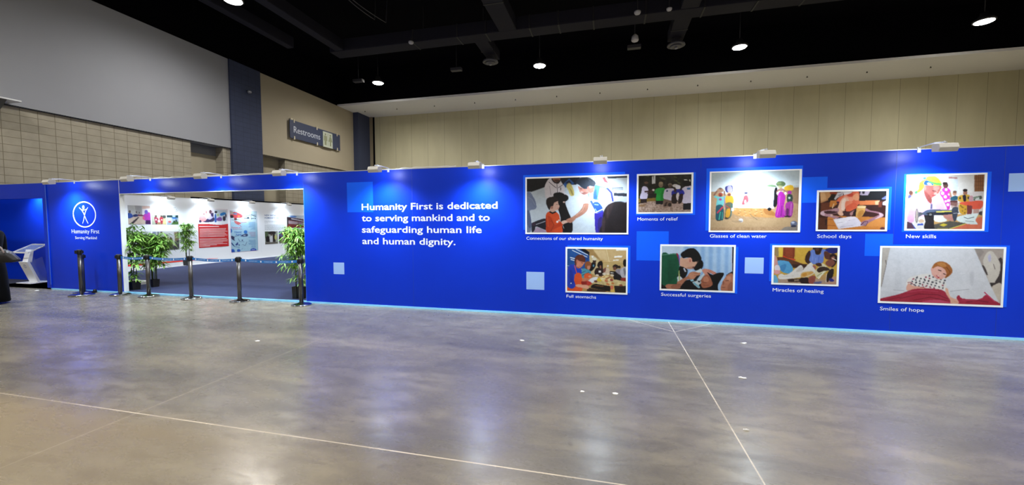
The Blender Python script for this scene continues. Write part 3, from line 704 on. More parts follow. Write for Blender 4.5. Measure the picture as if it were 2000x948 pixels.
# --- person in black at the left edge, seen from the side, walking left
SKIN = mat('skin', (170, 120, 95), 0.55); BLK = mat('black_cloth', (7, 7, 9), 0.9, spec=0.2, noise=0.25, nscale=5); SCARF = mat('black_scarf', (20, 19, 24), 0.8)
def skin_obj(name, verts, edges, radii, root, m, parent, sub=2):
    me = bpy.data.meshes.new(name); me.from_pydata(verts, edges, [])
    o = bpy.data.objects.new(name, me); C.objects.link(o)
    sk = o.modifiers.new('s', 'SKIN'); su = o.modifiers.new('u', 'SUBSURF'); su.levels = su.render_levels = sub
    lay = me.skin_vertices[0].data
    for i, r in enumerate(radii): lay[i].radius = r if isinstance(r, tuple) else (r, r)
    lay[root].use_root = True
    dg = bpy.context.evaluated_depsgraph_get(); me2 = bpy.data.meshes.new_from_object(o.evaluated_get(dg))
    bpy.data.objects.remove(o); bpy.data.meshes.remove(me)
    for p_ in me2.polygons: p_.use_smooth = True
    me2.materials.clear(); me2.materials.append(m); me2.name = name
    o = bpy.data.objects.new(name, me2); C.objects.link(o); o.parent = parent; return o
per = thing('person', 'person in a long black dress entering the frame at far left with a handbag', 'person', (-11.58, 5.02, 0), rotz=math.radians(180))
# local frame: faces -x ; right-hand side is the frame side (+x is behind)
V = [(0, 0, 0.92), (0.0, 0, 1.12), (0, 0, 1.32), (-0.01, 0, 1.42), (-0.02, 0, 1.50), (-0.03, 0, 1.60), (-0.03, 0, 1.66),
     (0.0, 0.17, 1.36), (-0.10, 0.235, 1.15), (-0.42, 0.235, 1.18), (0.0, -0.17, 1.36), (0.05, -0.22, 1.13), (0.07, -0.235, 0.96), (0.07, -0.24, 0.90),
     (0.0, 0.09, 0.86), (-0.10, 0.09, 0.48), (-0.10, 0.09, 0.09), (-0.20, 0.09, 0.035), (0.0, -0.09, 0.86), (0.06, -0.09, 0.48), (0.14, -0.09, 0.10), (0.05, -0.09, 0.035)]
E_ = [(0,1),(1,2),(2,3),(3,4),(4,5),(5,6),(2,7),(7,8),(8,9),(2,10),(10,11),(11,12),(12,13),(0,14),(14,15),(15,16),(16,17),(0,18),(18,19),(19,20),(20,21)]
R_ = [(.12,.15),(.10,.12),(.09,.11),(.055,.06),(.055,.055),(.095,.075),(.08,.065),.042,.040,.032,.042,.040,.034,.028,.085,.055,.038,.034,.085,.055,.038,.034]
body = skin_obj('body', V, E_, R_, 0, SKIN, per)
def hand(parent, base, d, side):
    """palm with four unequal curled fingers and a thumb"""
    d = Vector(d).normalized(); s_ = Vector(side).normalized(); n_ = d.cross(s_)
    vs = [Vector(base), Vector(base)+d*0.045, Vector(base)+d*0.085]; es = [(0,1),(1,2)]; rs = [(.024,.018),(.036,.016),(.034,.014)]
    for k, (off, L) in enumerate(((-.03, .062), (-.01, .074), (.011, .068), (.031, .052))):
        b = len(vs); r = Vector(base)+d*0.088+s_*off
        vs += [r, r+d*L*.45+n_*-.012, r+d*L*.7+n_*-.034, r+d*L*.62+n_*-.055]; rs += [.0095, .009, .0085, .007]; es += [(2, b), (b, b+1), (b+1, b+2), (b+2, b+3)]
    b = len(vs); r = Vector(base)+d*.035+s_*-.04
    vs += [r, r+d*.035+s_*-.02+n_*-.012, r+d*.062+s_*-.012+n_*-.03]; rs += [.012, .0105, .008]; es += [(1, b), (b, b+1), (b+1, b+2)]
    return skin_obj('hand', [tuple(v) for v in vs], es, rs, 0, SKIN, parent, 1)
hand(per, (0.07, -0.24, 0.90), (-0.05, 0, -1), (1, 0, 0)); hand(per, (-0.44, 0.235, 1.18), (-1, 0, 0.05), (0, 0.3, 1))
bm = NB()   # long dress, sleeves
prof = [(0.09, 1.46, .9), (0.15, 1.42, 1.15), (0.20, 1.36, 1.12), (0.205, 1.2, 1.0), (0.19, 1.05, .95), (0.215, 0.9, 0.9), (0.25, 0.6, .9), (0.265, 0.3, .9), (0.28, 0.045, .9), (0.265, 0.045, .9)]
rings = []
for r, z, sy in prof:
    ring = []
    for k in range(36):
        a = 2*math.pi*k/36; f = 1+0.05*math.sin(7*a+z*2)*max(0, (1.0-z)); ring.append(bm.verts.new((r*f*math.cos(a)*0.92, r*f*sy*math.sin(a), z+0.006*math.sin(5*a))))
    rings.append(ring)
for a, b in zip(rings, rings[1:]):
    for k in range(36): bm.faces.new((a[k], b[k], b[(k+1) % 36], a[(k+1) % 36])).smooth = True
#tube(bm, [(0.0, -0.10, 1.39), (0.02, -0.19, 1.34), (0.10, -0.235, 1.13), (0.05, -0.252, 0.99), (0.0, -0.255, 0.985)], [0.075, 0.082, 0.075, 0.065, 0.068], 14)
#tube(bm, [(0.0, 0.10, 1.39), (0.0, 0.15, 1.375), (0.01, 0.2, 1.31), (0.025, 0.225, 1.2), (0.02, 0.232, 1.14), (-0.03, 0.23, 1.115), (-0.13, 0.225, 1.1), (-0.24, 0.22, 1.085)], [0.06, 0.072, 0.074, 0.068, 0.068, 0.066, 0.062, 0.06], 18)
dr_ = obj('dress', bm, BLK, per)
for sl in ([(0, 0.08, 1.375), (0.0, 0.17, 1.36), (-0.04, 0.215, 1.25), (-0.10, 0.235, 1.15), (-0.25, 0.235, 1.165), (-0.40, 0.235, 1.18)],
           [(0, -0.08, 1.375), (0.0, -0.17, 1.36), (0.03, -0.2, 1.25), (0.05, -0.22, 1.13), (0.065, -0.23, 1.02), (0.07, -0.237, 0.915)]):
    skin_obj('sleeve', sl, [(i, i+1) for i in range(5)], [.092, .092, .078, .07, .064, .06], 0, BLK, per)
bm = NB(); bmesh.ops.create_uvsphere(bm, u_segments=20, v_segments=14, radius=1, matrix=Matrix.Translation((-0.015, 0, 1.62)) @ Matrix.Diagonal((0.115, 0.098, 0.135, 1)))
bmesh.ops.delete(bm, geom=[f for f in bm.faces if f.calc_center_median().x < -0.075 and 1.52 < f.calc_center_median().z < 1.70], context='FACES')
for f in bm.faces: f.smooth = True
lathe(bm, [(0.17, 1.34), (0.16, 1.42), (0.10, 1.50), (0.085, 1.56)], cx=0, seg=24); obj('head_scarf', bm, SCARF, per)
bm = NB()   # nose, eyes, mouth on the head
bmesh.ops.create_cone(bm, segments=8, radius1=0.017, radius2=0.006, depth=0.035, matrix=Matrix.Translation((-0.123, 0, 1.615)) @ Matrix.Rotation(0.35, 4, 'Y'), cap_ends=True); obj('nose', bm, SKIN, per)
for sy in (-1, 1):
    bm = NB(); bmesh.ops.create_uvsphere(bm, u_segments=10, v_segments=8, radius=0.011, matrix=Matrix.Translation((-0.108, sy*0.032, 1.635))); obj('eye', bm, mat('dark_eye', (40, 30, 28), 0.2), per)
bm = NB(); box(bm, -0.118, -0.105, -0.02, 0.02, 1.565, 1.573, bev=0.003); obj('mouth', bm, mat('lips', (140, 80, 75), 0.5), per)
# handbag hanging from the forearm
GREYB = mat('grey_leather', (30, 30, 34), 0.5, noise=0.15, nscale=20)
hb = thing('handbag', 'dark grey handbag held at the left edge by the person in black', 'bag', (-10.96, 4.80, 0.84), rotz=math.radians(25))
bm = NB(); prism(bm, [(-0.28, 0.0), (0.33, 0.0), (0.42, 0.035), (0.40, 0.07), (0.27, 0.19), (0.2, 0.24), (0.0, 0.26), (-0.2, 0.25), (-0.29, 0.05)], 1, -0.06, 0.06)
bmesh.ops.bevel(bm, geom=list(bm.edges), offset=0.02, segments=2, affect='EDGES')
for f in bm.faces: f.smooth = True
obj('body', bm, GREYB, hb)
bm = NB(); tube(bm, [(-0.10, -0.064, 0.18), (-0.06, -0.06, 0.27), (0.04, -0.045, 0.345), (0.10, -0.045, 0.35), (0.20, -0.055, 0.27), (0.245, -0.064, 0.18)], 0.012, 8); obj('strap', bm, mat('pale_strap', (176, 160, 158), 0.6), hb)
bm = NB(); box(bm, -0.03, 0.03, -0.066, -0.058, 0.19, 0.21, bev=0.003); obj('clasp', bm, CHROME, hb)

# --- restrooms sign on the left wall
NAVY = mat('navy_sign', (58, 66, 92), 0.5); SGREY = mat('sign_lettering', (196, 202, 214), 0.5); BONE = mat('bone_plate', (190, 196, 180), 0.6); CLIPM = mat('pale_clip', (205, 196, 172), 0.5)
t = thing('wall_sign', 'dark blue Restrooms sign high on the left wall', 'sign', (-16.93, 18.34, 6.18))
bm = NB(); box(bm, 0.10, 0.135, 0, 4.13, 0, 0.98, bev=0.006); pan = obj('panel', bm, NAVY, t)
ylet = lambda u, v, n: (0.1352+n, u, v)
text_mesh('lettering', 'Restrooms', SGREY, pan, 2.05, 0.36, lambda u, v, n: (0.1352+n, 0.26+u, 0.33+v), bold=0.0, depth=0.01)
bm = NB(); box(bm, 0.135, 0.175, 2.52, 3.36, -0.02, 0.90, bev=0.005); pp = obj('pictogram_plate', bm, BONE, t)
PIC = mat('olive_pictogram', (138, 142, 112), 0.6); bm = NB()
def figure(y, skirt):
    prism(bm, [(y+0.075*math.cos(k*math.pi/6), 0.74+0.06*math.sin(k*math.pi/6)) for k in range(12)], 0, 0.176, 0.182)
    if skirt: prism(bm, [(y-0.07, 0.66), (y+0.07, 0.66), (y+0.17, 0.36), (y+0.06, 0.36), (y+0.06, 0.10), (y-0.06, 0.10), (y-0.06, 0.36), (y-0.17, 0.36)], 0, 0.176, 0.182)
    else: prism(bm, [(y-0.13, 0.66), (y+0.13, 0.66), (y+0.15, 0.36), (y+0.09, 0.36), (y+0.08, 0.10), (y-0.08, 0.10), (y-0.09, 0.36), (y-0.15, 0.36)], 0, 0.176, 0.182)
figure(2.72, False); figure(3.16, True); box(bm, 0.176, 0.182, 2.925, 2.945, 0.08, 0.82); obj('pictogram', bm, PIC, pp)
for y in (0.30, 2.06, 3.84):
    for z in (-0.05, 0.86):
        bm = NB(); box(bm, 0.0, 0.15, y-0.035, y+0.035, z, z+0.18); obj('clip', bm, CLIPM, t)
bm = NB(); box(bm, 0.0, 0.1, 0.12, 0.30, 0.94, 1.08); obj('bracket', bm, CLIPM, t)

# --- small fittings on walls and ceiling
SC_M = mat('camera_grey', (150, 152, 160), 0.4, 0.3)
t = thing('security_camera', 'small dark camera high on the slate pillar', 'camera', (-16.86, 15.86, 7.83))
bm = NB(); lathe(bm, [(0.05, -0.08), (0.09, -0.04), (0.09, 0.02), (0.06, 0.05)], cx=0.1, seg=16); obj('dome', bm, SC_M, t)
bm = NB(); box(bm, 0, 0.06, -0.05, 0.05, -0.02, 0.06); obj('mount', bm, BLACKP, t)
t = thing('wall_fixture', 'white shelf-like fixture jutting from the left wall at the frame edge', 'wall fixture', (-16.92, 7.35, 5.02))
bm = NB(); box(bm, 0, 0.5, -0.35, 0.62, 0.02, 0.06, bev=0.01); obj('shelf', bm, JAMB, t)
bm = NB(); box(bm, 0.05, 0.3, 0.0, 0.22, 0.12, 0.26, bev=0.01); box(bm, 0.13, 0.2, 0.08, 0.14, 0.06, 0.12); obj('box', bm, WHG, t)
bm = NB(); prism(bm, [(0.0, -0.30), (0.06, -0.30), (0.45, 0.02), (0.0, 0.02)], 1, -0.2, 0.35); obj('bracket', bm, mat('bracket_grey', (90, 90, 88), 0.6), t)
t0 = thing('sprinkler', 'tiny dark sprinkler in the pale bulkhead underside', 'sprinkler', (0, 0, 0), 'sprinklers under the bulkhead')
bm = NB(); lathe(bm, [(0.012, -0.07), (0.045, -0.06), (0.02, -0.04), (0.02, 0.0)], seg=10); obj('head', bm, mat('sprinkler_metal', (60, 58, 54), 0.5, 0.4), t0)
for i, x in enumerate((-15.9, -13.55, -10.9, -8.2, -5.6, -3.1, -0.6, 2.0, 4.6, 7.2, 9.8, 12.4, 15.0)):
    if i == 0: t0.location = (x, 23.9, 9.02)
    else: dup(t0, (x, 23.9, 9.02))
DOMEM = mat('dome_white', (190, 190, 196), 0.35)
def dome(x, y, z, r, lb, top=9.6):
    t = thing('ceiling_dome', lb, 'ceiling fitting', (x, y, z))
    bm = NB(); lathe(bm, [(r*.3, -r*.55), (r*.8, -r*.35), (r, 0), (r, r*.4), (r*.6, r*.6)], seg=18); obj('dome', bm, DOMEM, t)
    bm = NB(); tube(bm, [(0, 0, r*.5), (0, 0, top-z)], 0.012, 6); obj('stem', bm, SEAM, t)
dome(-8.5, 16.3, 9.42, 0.11, 'small pale dome under the long duct, left of the middle', 9.62)
dome(0.95, 16.1, 9.42, 0.12, 'pale dome beside the long duct, above the photo prints', 11.3); dome(2.1, 16.3, 9.5, 0.10, 'smaller pale dome close to the right duct', 11.3)
t = thing('pendant_speaker', 'pale pendant speaker hanging in the dark ceiling', 'speaker', (0.97, 17.9, 9.25))
bm = NB(); lathe(bm, [(0.13, -0.1), (0.15, -0.06), (0.13, 0.1), (0.05, 0.18)], seg=18); obj('cabinet', bm, DOMEM, t)
bm = NB(); tube(bm, [(0, 0, 0.17), (0, 0, 2.05)], 0.01, 6); obj('cord', bm, SEAM, t)
for x, y, lb in [(0.98, 18.6, 'dark box hanging below the pendant speaker'), (-7.5, 19.1, 'dark box hanging left of the left diffuser'), (-13.2, 19.3, 'dark box hanging near the left corner lamp')]:
    t = thing('hanging_box', lb, 'ceiling fitting', (x, y, 9.2))
    bm = NB(); box(bm, -0.28, 0.28, -0.12, 0.12, -0.07, 0.07, bev=0.01); obj('case', bm, mat('dark_case', (52, 52, 60), 0.5), t)
    bm = NB(); tube(bm, [(0, 0, 0.07), (0, 0, 2.1)], 0.012, 6); obj('rod', bm, SEAM, t)
for k, (a, b) in enumerate([((-9.0, 11.4, 9.55), (-9.0, 14.3, 9.5)), ((-9.05, 11.4, 9.6), (-8.75, 14.7, 9.55))]):
    pts = [Vector(a).lerp(Vector(b), i/12)+Vector((0, 0, -0.12*math.sin(math.pi*i/12))) for i in range(13)]
    pts = [Vector(a)+Vector((0, -0.1, 1.7))]+pts+[Vector(b)+Vector((0, 0.2, 1.75))]
    bm = NB(); tube(bm, pts, 0.014, 6); tag(obj('hanging_cable', bm, mat('pale_cable', (70, 70, 76), 0.5)), ('upper' if k else 'lower')+' pale cable sagging under the dark ceiling', 'cable')

# --- paper scraps on the floor
SCR = mat('scrap_paper', (232, 230, 226), 0.7)
for x, y, r, lb in [(-1.094, 5.026, .035, 'small paper scrap on the floor in front of the wall, below the pale square'), (-0.224, 3.611, .03, 'left one of two paper scraps lying close together on the floor'),
                    (0.061, 3.633, .035, 'right one of two paper scraps lying close together on the floor'), (1.295, 4.302, .04, 'paper scrap on the floor right of the floor joint'),
                    (1.669, 5.559, .035, 'small paper scrap near the wall below the bandaged leg photo'), (-12.87, 6.30, .07, 'pale paper scrap at the foot of the alcove post'),
                    (0.996, 3.21, .022, 'tiny paper scrap beside the floor joint'), (-4.465, 4.215, .04, 'paper scrap on the open floor in front of the slogan')]:
    rnd = random.Random(int(x*1000)); bm = NB(); n = 9; ring = []
    for k in range(n):
        a = 2*math.pi*k/n; q = r*rnd.uniform(0.55, 1.1); ring.append((q*math.cos(a), 0.6*q*math.sin(a), 0.002+0.010*rnd.random()))
    top = [bm.verts.new(p) for p in ring]; c = bm.verts.new((0, 0, 0.006)); bot = [bm.verts.new((p[0], p[1], 0.0004)) for p in ring]
    for k in range(n):
        bm.faces.new((top[k], top[(k+1) % n], c)); bm.faces.new((bot[k], bot[(k+1) % n], top[(k+1) % n], top[k]))
    bm.faces.new(bot[::-1]); tag(obj('paper_scrap', bm, SCR, loc=(x, y, 0)), lb, 'paper scrap', 'paper scraps on the floor')

# ================================================================ photo prints on the blue wall
def print_thing(label, outer, inner, shade, art, gain=0.62):
    x0, x1, z0, z1 = outer; cx = (x0+x1)/2
    t = thing('photo_print', label, 'photo print', (cx, D, z0), 'photo prints on the blue wall')
    def bx(name, r, ya, yb, m):
        bm = NB(); box(bm, r[0]-cx, r[1]-cx, -yb, -ya, r[2]-z0, r[3]-z0); return obj(name, bm, m, t)
    o = bx('backing', shade, 0.0, 0.0022, SQ_MID); o['label'] = 'bright blue offset panel behind the print'
    bx('border', outer, 0.0, 0.005, PAPER)
    i0, i1, j0, j1 = inner
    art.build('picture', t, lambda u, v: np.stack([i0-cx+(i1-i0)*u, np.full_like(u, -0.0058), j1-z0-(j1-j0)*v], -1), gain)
    return t
sk1, sk2, sk3 = (186, 126, 104), (140, 88, 66), (92, 58, 46)

# handshake
a = Art([(65, 65), (1442, 30), (1428, 806), (65, 806)], 270, 150, (206, 216, 226))
a.P((186, 200, 214), (65, 300), (330, 260), (700, 300), (1000, 330), (1000, 230), (700, 200), (330, 190), a=.6, soft=4)
a.P((14, 14, 20), (60, 50), (390, 50), (330, 175), (130, 245), (60, 240), soft=2).P((200, 208, 214), (130, 245), (330, 178), (330, 330), (65, 260), a=.5, soft=3)
a.P((24, 28, 42), (510, 40), (800, 40), (745, 150), (560, 145)).P((44, 92, 160), (568, 140), (650, 62), (722, 132), (640, 165), (600, 190)).P((20, 30, 60), (590, 130), (650, 85), (690, 135))
a.S((196, 178, 104), (610, 165), (655, 125), (700, 190), (722, 285), (670, 300), (640, 230)).P((150, 130, 70), (650, 190), (690, 230), (715, 290), (690, 295))
a.P((206, 215, 222), (1010, 40), (1445, 25), (1440, 330), (1260, 310), (1010, 150)).P((190, 176, 152), (1000, 44), (1105, 42), (1110, 112), (1000, 112)).P((44, 50, 62), (1165, 32), (1445, 24), (1445, 52), (1180, 66))
a.P((150, 62, 72), (1105, 55), (1135, 45), (1185, 130), (1130, 112)).P((96, 106, 126), (1235, 190), (1385, 188), (1385, 225), (1235, 228)).P((196, 206, 220), (1245, 200), (1375, 197), (1375, 216), (1245, 218))
for k in range(6): a.P((110, 120, 140), (1252+k*21, 201), (1263+k*21, 201), (1263+k*21, 214), (1252+k*21, 214))
a.P((40, 44, 58), (1258, 262), (1440, 268), (1440, 312), (1262, 302)).P((170, 180, 196), (1262, 310), (1440, 318), (1440, 400), (1300, 380), a=.7, soft=3)
a.S((226, 217, 222), (375, 62), (440, 80), (520, 95), (575, 170), (590, 260), (640, 290), (600, 330), (500, 300), (430, 300), (420, 330), (335, 335), (312, 240), (318, 150))
a.L((60, 55, 65), 7, (480, 110), (488, 250)).L((60, 55, 65), 7, (372, 110), (430, 160), (470, 190)).L((170, 160, 170), 8, (380, 170), (400, 290)).L((60, 55, 65), 7, (560, 150), (500, 190)).E((50, 45, 55), 532, 205, 6, 22)
a.S((30, 26, 30), (410, 55), (530, 55), (510, 125), (470, 130), (430, 110)).S((160, 104, 82), (420, 55), (525, 55), (515, 90), (470, 112), (440, 92)).S((70, 46, 40), (440, 82), (515, 80), (480, 108))
a.S((10, 10, 15), (430, 282), (555, 262), (600, 330), (595, 400), (645, 540), (692, 660), (680, 806), (560, 806), (530, 600), (490, 470)).E((12, 12, 18), 585, 330, 56, 46).E((204, 172, 160), 577, 387, 17, 12).L((210, 205, 210), 6, (560, 705), (576, 748))
a.S((30, 30, 44), (130, 680), (320, 612), (330, 700), (345, 775), (200, 722), (180, 765), (140, 806), (130, 740)).P((214, 214, 226), (190, 692), (320, 646), (320, 655), (192, 700)).P((190, 162, 188), (200, 730), (330, 780), (330, 806), (150, 806)).E((60, 40, 60), 160, 690, 26, 24)
a.S((122, 132, 162), (60, 275), (150, 310), (195, 420), (182, 482), (100, 512), (130, 700), (120, 780), (60, 806)).S((88, 98, 132), (60, 520), (100, 515), (130, 700), (95, 740), (60, 640)).L((160, 168, 190), 8, (80, 320), (140, 350), (175, 430), a=.7)
a.S((222, 80, 36), (330, 560), (385, 515), (462, 520), (512, 572), (522, 650), (556, 668), (552, 720), (545, 810), (350, 810), (335, 700)).S((198, 62, 26), (328, 600), (400, 600), (445, 700), (545, 652), (572, 690), (430, 765), (385, 806), (345, 806)).L((150, 44, 20), 8, (405, 640), (440, 700), (400, 780)).L((240, 110, 60), 10, (350, 590), (360, 720), a=.7)
a.S((212, 166, 146), (395, 450), (440, 390), (490, 355), (500, 415), (518, 440), (495, 492), (455, 505), (455, 525), (390, 522), (385, 490)).S((34, 24, 24), (332, 392), (345, 340), (400, 316), (470, 320), (497, 368), (445, 392), (428, 440), (398, 448), (378, 495), (345, 440))
a.L((26, 16, 20), 20, (385, 522), (420, 540), (460, 522)).E((170, 116, 100), 410, 462, 17, 20).L((60, 36, 36), 6, (472, 420), (490, 418)).L((170, 90, 86), 6, (485, 472), (505, 468)).E((248, 240, 240), 485, 657, 16, 15).E((248, 240, 240), 506, 636, 8, 11)
a.S((222, 180, 160), (540, 655), (600, 636), (652, 652), (600, 677), (560, 692)).S((178, 124, 104), (850, 400), (915, 398), (885, 520), (745, 610), (735, 622), (672, 672), (620, 655), (612, 625), (690, 590), (760, 540), (822, 470)).L((150, 90, 74), 5, (640, 640), (690, 645)).L((228, 180, 160), 9, (860, 430), (830, 500), (745, 570), a=.5)
a.S((52, 40, 162), (1000, 535), (1105, 500), (1120, 620), (1085, 810), (1015, 810), (1000, 660)).S((34, 24, 90), (1040, 640), (1100, 600), (1090, 806), (1050, 806), a=.7)
a.S((236, 236, 248), (928, 275), (1000, 180), (1130, 190), (1232, 262), (1262, 380), (1150, 475), (1010, 540), (962, 430), (905, 402), (838, 402), (850, 330), (862, 290)).S((206, 206, 228), (1100, 300), (1140, 260), (1110, 460), (1090, 450), a=.7)
a.S((64, 124, 218), (1000, 158), (1075, 170), (1180, 200), (1110, 235), (1072, 300), (1062, 350), (980, 346), (985, 250)).P((170, 204, 238), (1070, 186), (1160, 192), (1075, 300), (1062, 345), (1035, 345)).P((40, 84, 190), (985, 250), (1020, 190), (1030, 345), (982, 345)).L((52, 62, 172), 26, (1175, 205), (1225, 260), (1245, 370)).P((96, 170, 225), (905, 265), (925, 260), (928, 318), (908, 315))
a.L((62, 92, 200), 30, (950, 380), (1000, 470)).S((40, 86, 190), (980, 398), (1052, 394), (1112, 492), (1032, 532), (1000, 500)).L((160, 210, 240), 12, (1000, 420), (1045, 425)).L((160, 210, 240), 10, (1005, 480), (1025, 520)).L((236, 236, 246), 12, (1020, 525), (1115, 480))
a.S((186, 126, 112), (772, 170), (830, 192), (890, 205), (920, 178), (940, 215), (925, 260), (900, 275), (850, 288), (800, 255), (785, 222)).P((168, 110, 96), (900, 215), (1000, 165), (985, 250), (940, 272)).S((36, 46, 62), (733, 138), (765, 78), (830, 48), (920, 54), (1000, 105), (1012, 140), (985, 172), (930, 165), (892, 208), (830, 192), (772, 142)).L((70, 84, 104), 7, (905, 60), (940, 95)).E((176, 112, 100), 912, 196, 16, 26).L((60, 30, 32), 8, (800, 205), (822, 208)).L((240, 230, 230), 7, (812, 248), (840, 252)).S((112, 64, 58), (830, 255), (880, 250), (905, 262), (860, 286), (830, 275), a=.6)
a.S((28, 20, 24), (1110, 570), (1140, 470), (1200, 412), (1300, 378), (1400, 392), (1450, 430), (1450, 815), (1088, 815), (1100, 700), soft=3).S((62, 44, 46), (1150, 480), (1250, 400), (1220, 520), (1160, 640), a=.6, soft=3).S((64, 46, 50), (1098, 620), (1140, 600), (1130, 780), (1095, 800), a=.7, soft=2).L((90, 70, 72), 8, (1180, 470), (1170, 600), a=.5)
print_thing('large photo print of a boy in an orange sweater shaking hands', (-1.36, 0.287, 1.354, 2.29), (-1.334, 0.261, 1.378, 2.266), (-1.397, 0.23, 1.423, 2.33), a, 0.48)  # darker print colour set against the lamp wash on the upper row

# people wading
a = Art([(105, 118), (995, 90), (982, 728), (98, 730)], 150, 110, (34, 32, 24)); a.N(40, 6, 0, 0, 1100, 330)
for x, y, r in [(250, 120, 30), (520, 165, 40), (720, 140, 34), (730, 200, 30), (150, 130, 20), (470, 150, 18), (780, 240, 30)]: a.E((86, 92, 56), x, y, r, r*.45, 20, a=.8)
a.P((200, 200, 200), (330, 130), (385, 110), (385, 250), (325, 255)).P((90, 80, 70), (340, 110), (360, 110), (352, 200)).E((240, 240, 235), 900, 192, 34, 14, 10).E((210, 205, 190), 965, 200, 14, 22).P((22, 20, 18), (105, 120), (200, 120), (180, 300), (105, 330))
a.P((134, 106, 48), (100, 500), (390, 490), (390, 560), (100, 570)).P((168, 142, 128), (95, 590), (250, 550), (400, 545), (1000, 560), (1000, 740), (95, 740)); a.N(70, 3, 95, 545, 1000, 740)
for k in range(16): a.L((206, 186, 172), 9, (110+k*55, 600+(k*37) % 110), (180+k*55, 590+(k*37) % 110), a=.6)
a.P((126, 90, 50), (100, 600), (230, 600), (200, 640), (100, 640), a=.6)
a.S((214, 206, 236), (165, 310), (215, 296), (260, 330), (262, 400), (240, 505), (130, 500), (150, 400)).P((38, 26, 28), (135, 510), (240, 508), (238, 570), (135, 575)).E((40, 26, 24), 230, 260, 24, 32).E((100, 74, 60), 232, 235, 34, 20).L((64, 42, 38), 26, (215, 385), (300, 380), (345, 355)).L((64, 42, 38), 14, (250, 412), (330, 405)).E((216, 204, 200), 352, 358, 20, 18)
a.S((34, 158, 62), (385, 350), (450, 322), (540, 330), (548, 400), (520, 540), (400, 545), (405, 420), (365, 420)).S((22, 118, 44), (490, 380), (530, 370), (515, 540), (470, 540), a=.6).P((20, 20, 24), (395, 540), (518, 540), (510, 600), (390, 595)).E((126, 108, 86), 475, 268, 38, 50).E((150, 132, 106), 478, 240, 36, 22).L((40, 100, 50), 20, (375, 370), (372, 410))
a.S((206, 196, 218), (545, 350), (600, 330), (690, 335), (720, 400), (680, 520), (600, 540), (520, 495), (530, 390)).E((60, 70, 110), 580, 375, 16, 16).P((112, 90, 78), (520, 505), (660, 540), (660, 640), (515, 635)).P((56, 40, 34), (560, 560), (590, 560), (560, 635), (525, 635)).E((44, 32, 28), 625, 605, 30, 30).E((122, 110, 98), 632, 270, 38, 28).E((84, 64, 54), 632, 296, 28, 26)
a.E((206, 200, 196), 720, 285, 50, 28).S((36, 44, 156), (665, 375), (720, 370), (720, 450), (660, 450)).S((40, 28, 28), (670, 440), (740, 440), (740, 580), (660, 570)).E((228, 226, 236), 765, 310, 46, 38).P((40, 44, 150), (735, 350), (800, 340), (800, 400), (735, 410)).E((226, 214, 218), 768, 470, 34, 70).S((60, 40, 36), (700, 330), (725, 320), (720, 390), (700, 385)).P((176, 150, 140), (670, 590), (820, 585), (825, 640), (670, 640), a=.8)
a.S((216, 208, 232), (830, 340), (920, 292), (1000, 310), (1000, 580), (870, 590), (825, 520), (860, 420)).E((60, 110, 170), 945, 335, 32, 20).S((40, 48, 168), (800, 375), (850, 360), (872, 420), (840, 440), (785, 435)).S((44, 30, 28), (790, 440), (850, 430), (830, 560), (770, 580)).P((18, 18, 26), (850, 590), (1000, 575), (1000, 690), (850, 690)).S((22, 18, 18), (850, 215), (910, 195), (965, 215), (980, 280), (900, 292), (850, 280))
print_thing('small photo print of people wading in brown water, seen from behind', (0.406, 1.218, 1.676, 2.288), (0.431, 1.191, 1.698, 2.263), (0.398, 1.251, 1.651, 2.292), a)

# women carrying water
a = Art([(85, 115), (1170, 78), (1160, 826), (80, 826)], 230, 158, (222, 234, 240))
a.P((204, 222, 230), (60, 300), (1200, 280), (1200, 60), (60, 60), a=.5, soft=6).P((236, 242, 246), (60, 230), (1200, 200), (1200, 330), (60, 340), a=.6, soft=6)
a.P((196, 158, 118), (60, 350), (150, 345), (350, 400), (900, 420), (1000, 300), (1180, 290), (1180, 840), (60, 840), soft=2).P((164, 130, 100), (1000, 310), (1180, 290), (1180, 500), (1090, 480)); a.N(26, 3, 0, 540, 1300, 900)
a.P((206, 172, 128), (60, 700), (1180, 660), (1180, 770), (60, 790), a=.7, soft=3).S((212, 156, 92), (350, 560), (480, 548), (740, 545), (860, 590), (900, 660), (700, 660), (400, 640)).S((168, 104, 50), (740, 555), (850, 590), (890, 640), (760, 620), a=.7)
for k in range(26): a.E(((232, 190, 130), (176, 126, 74))[k % 2], 380+(k*67) % 340, 565+(k*29) % 80, 14, 9, 25, a=.8)
a.P((240, 242, 246), (340, 285), (875, 290), (860, 545), (350, 535)).P((216, 228, 240), (350, 380), (870, 360), (862, 530), (360, 520), a=.7, soft=3)
for k in range(14): a.L((150, 168, 206), 6, (640+(k*53) % 210, 370+(k*31) % 110), (690+(k*53) % 200, 360+(k*31) % 110), a=.7)
a.L((178, 200, 186), 10, (370, 500), (420, 480), (450, 500)).S((208, 84, 92), (490, 400), (530, 395), (545, 460), (500, 500), (465, 500), (480, 440)).E((70, 66, 96), 512, 362, 22, 16).E((230, 210, 215), 505, 470, 14, 24).P((120, 140, 190), (545, 440), (580, 450), (580, 470), (545, 470), a=.6).L((150, 160, 190), 5, (600, 480), (760, 490), a=.7).L((120, 120, 140), 5, (385, 331), (690, 331), a=.7)
a.P((236, 240, 246), (350, 530), (860, 540), (860, 552), (350, 545))
a.S((16, 14, 20), (865, 310), (900, 310), (900, 500), (855, 525), (860, 420)).E((20, 18, 22), 805, 560, 24, 20).L((150, 130, 100), 8, (575, 635), (655, 690)).E((226, 226, 232), 455, 700, 28, 24).E((150, 140, 140), 450, 712, 24, 10).S((170, 140, 106), (330, 705), (440, 700), (440, 725), (380, 725), a=.7)
a.P((150, 138, 128), (940, 826), (1000, 780), (1160, 770), (1160, 830)).E((108, 114, 140), 1112, 740, 44, 36).E((200, 206, 224), 1100, 725, 22, 12).E((44, 48, 70), 1110, 770, 36, 12)
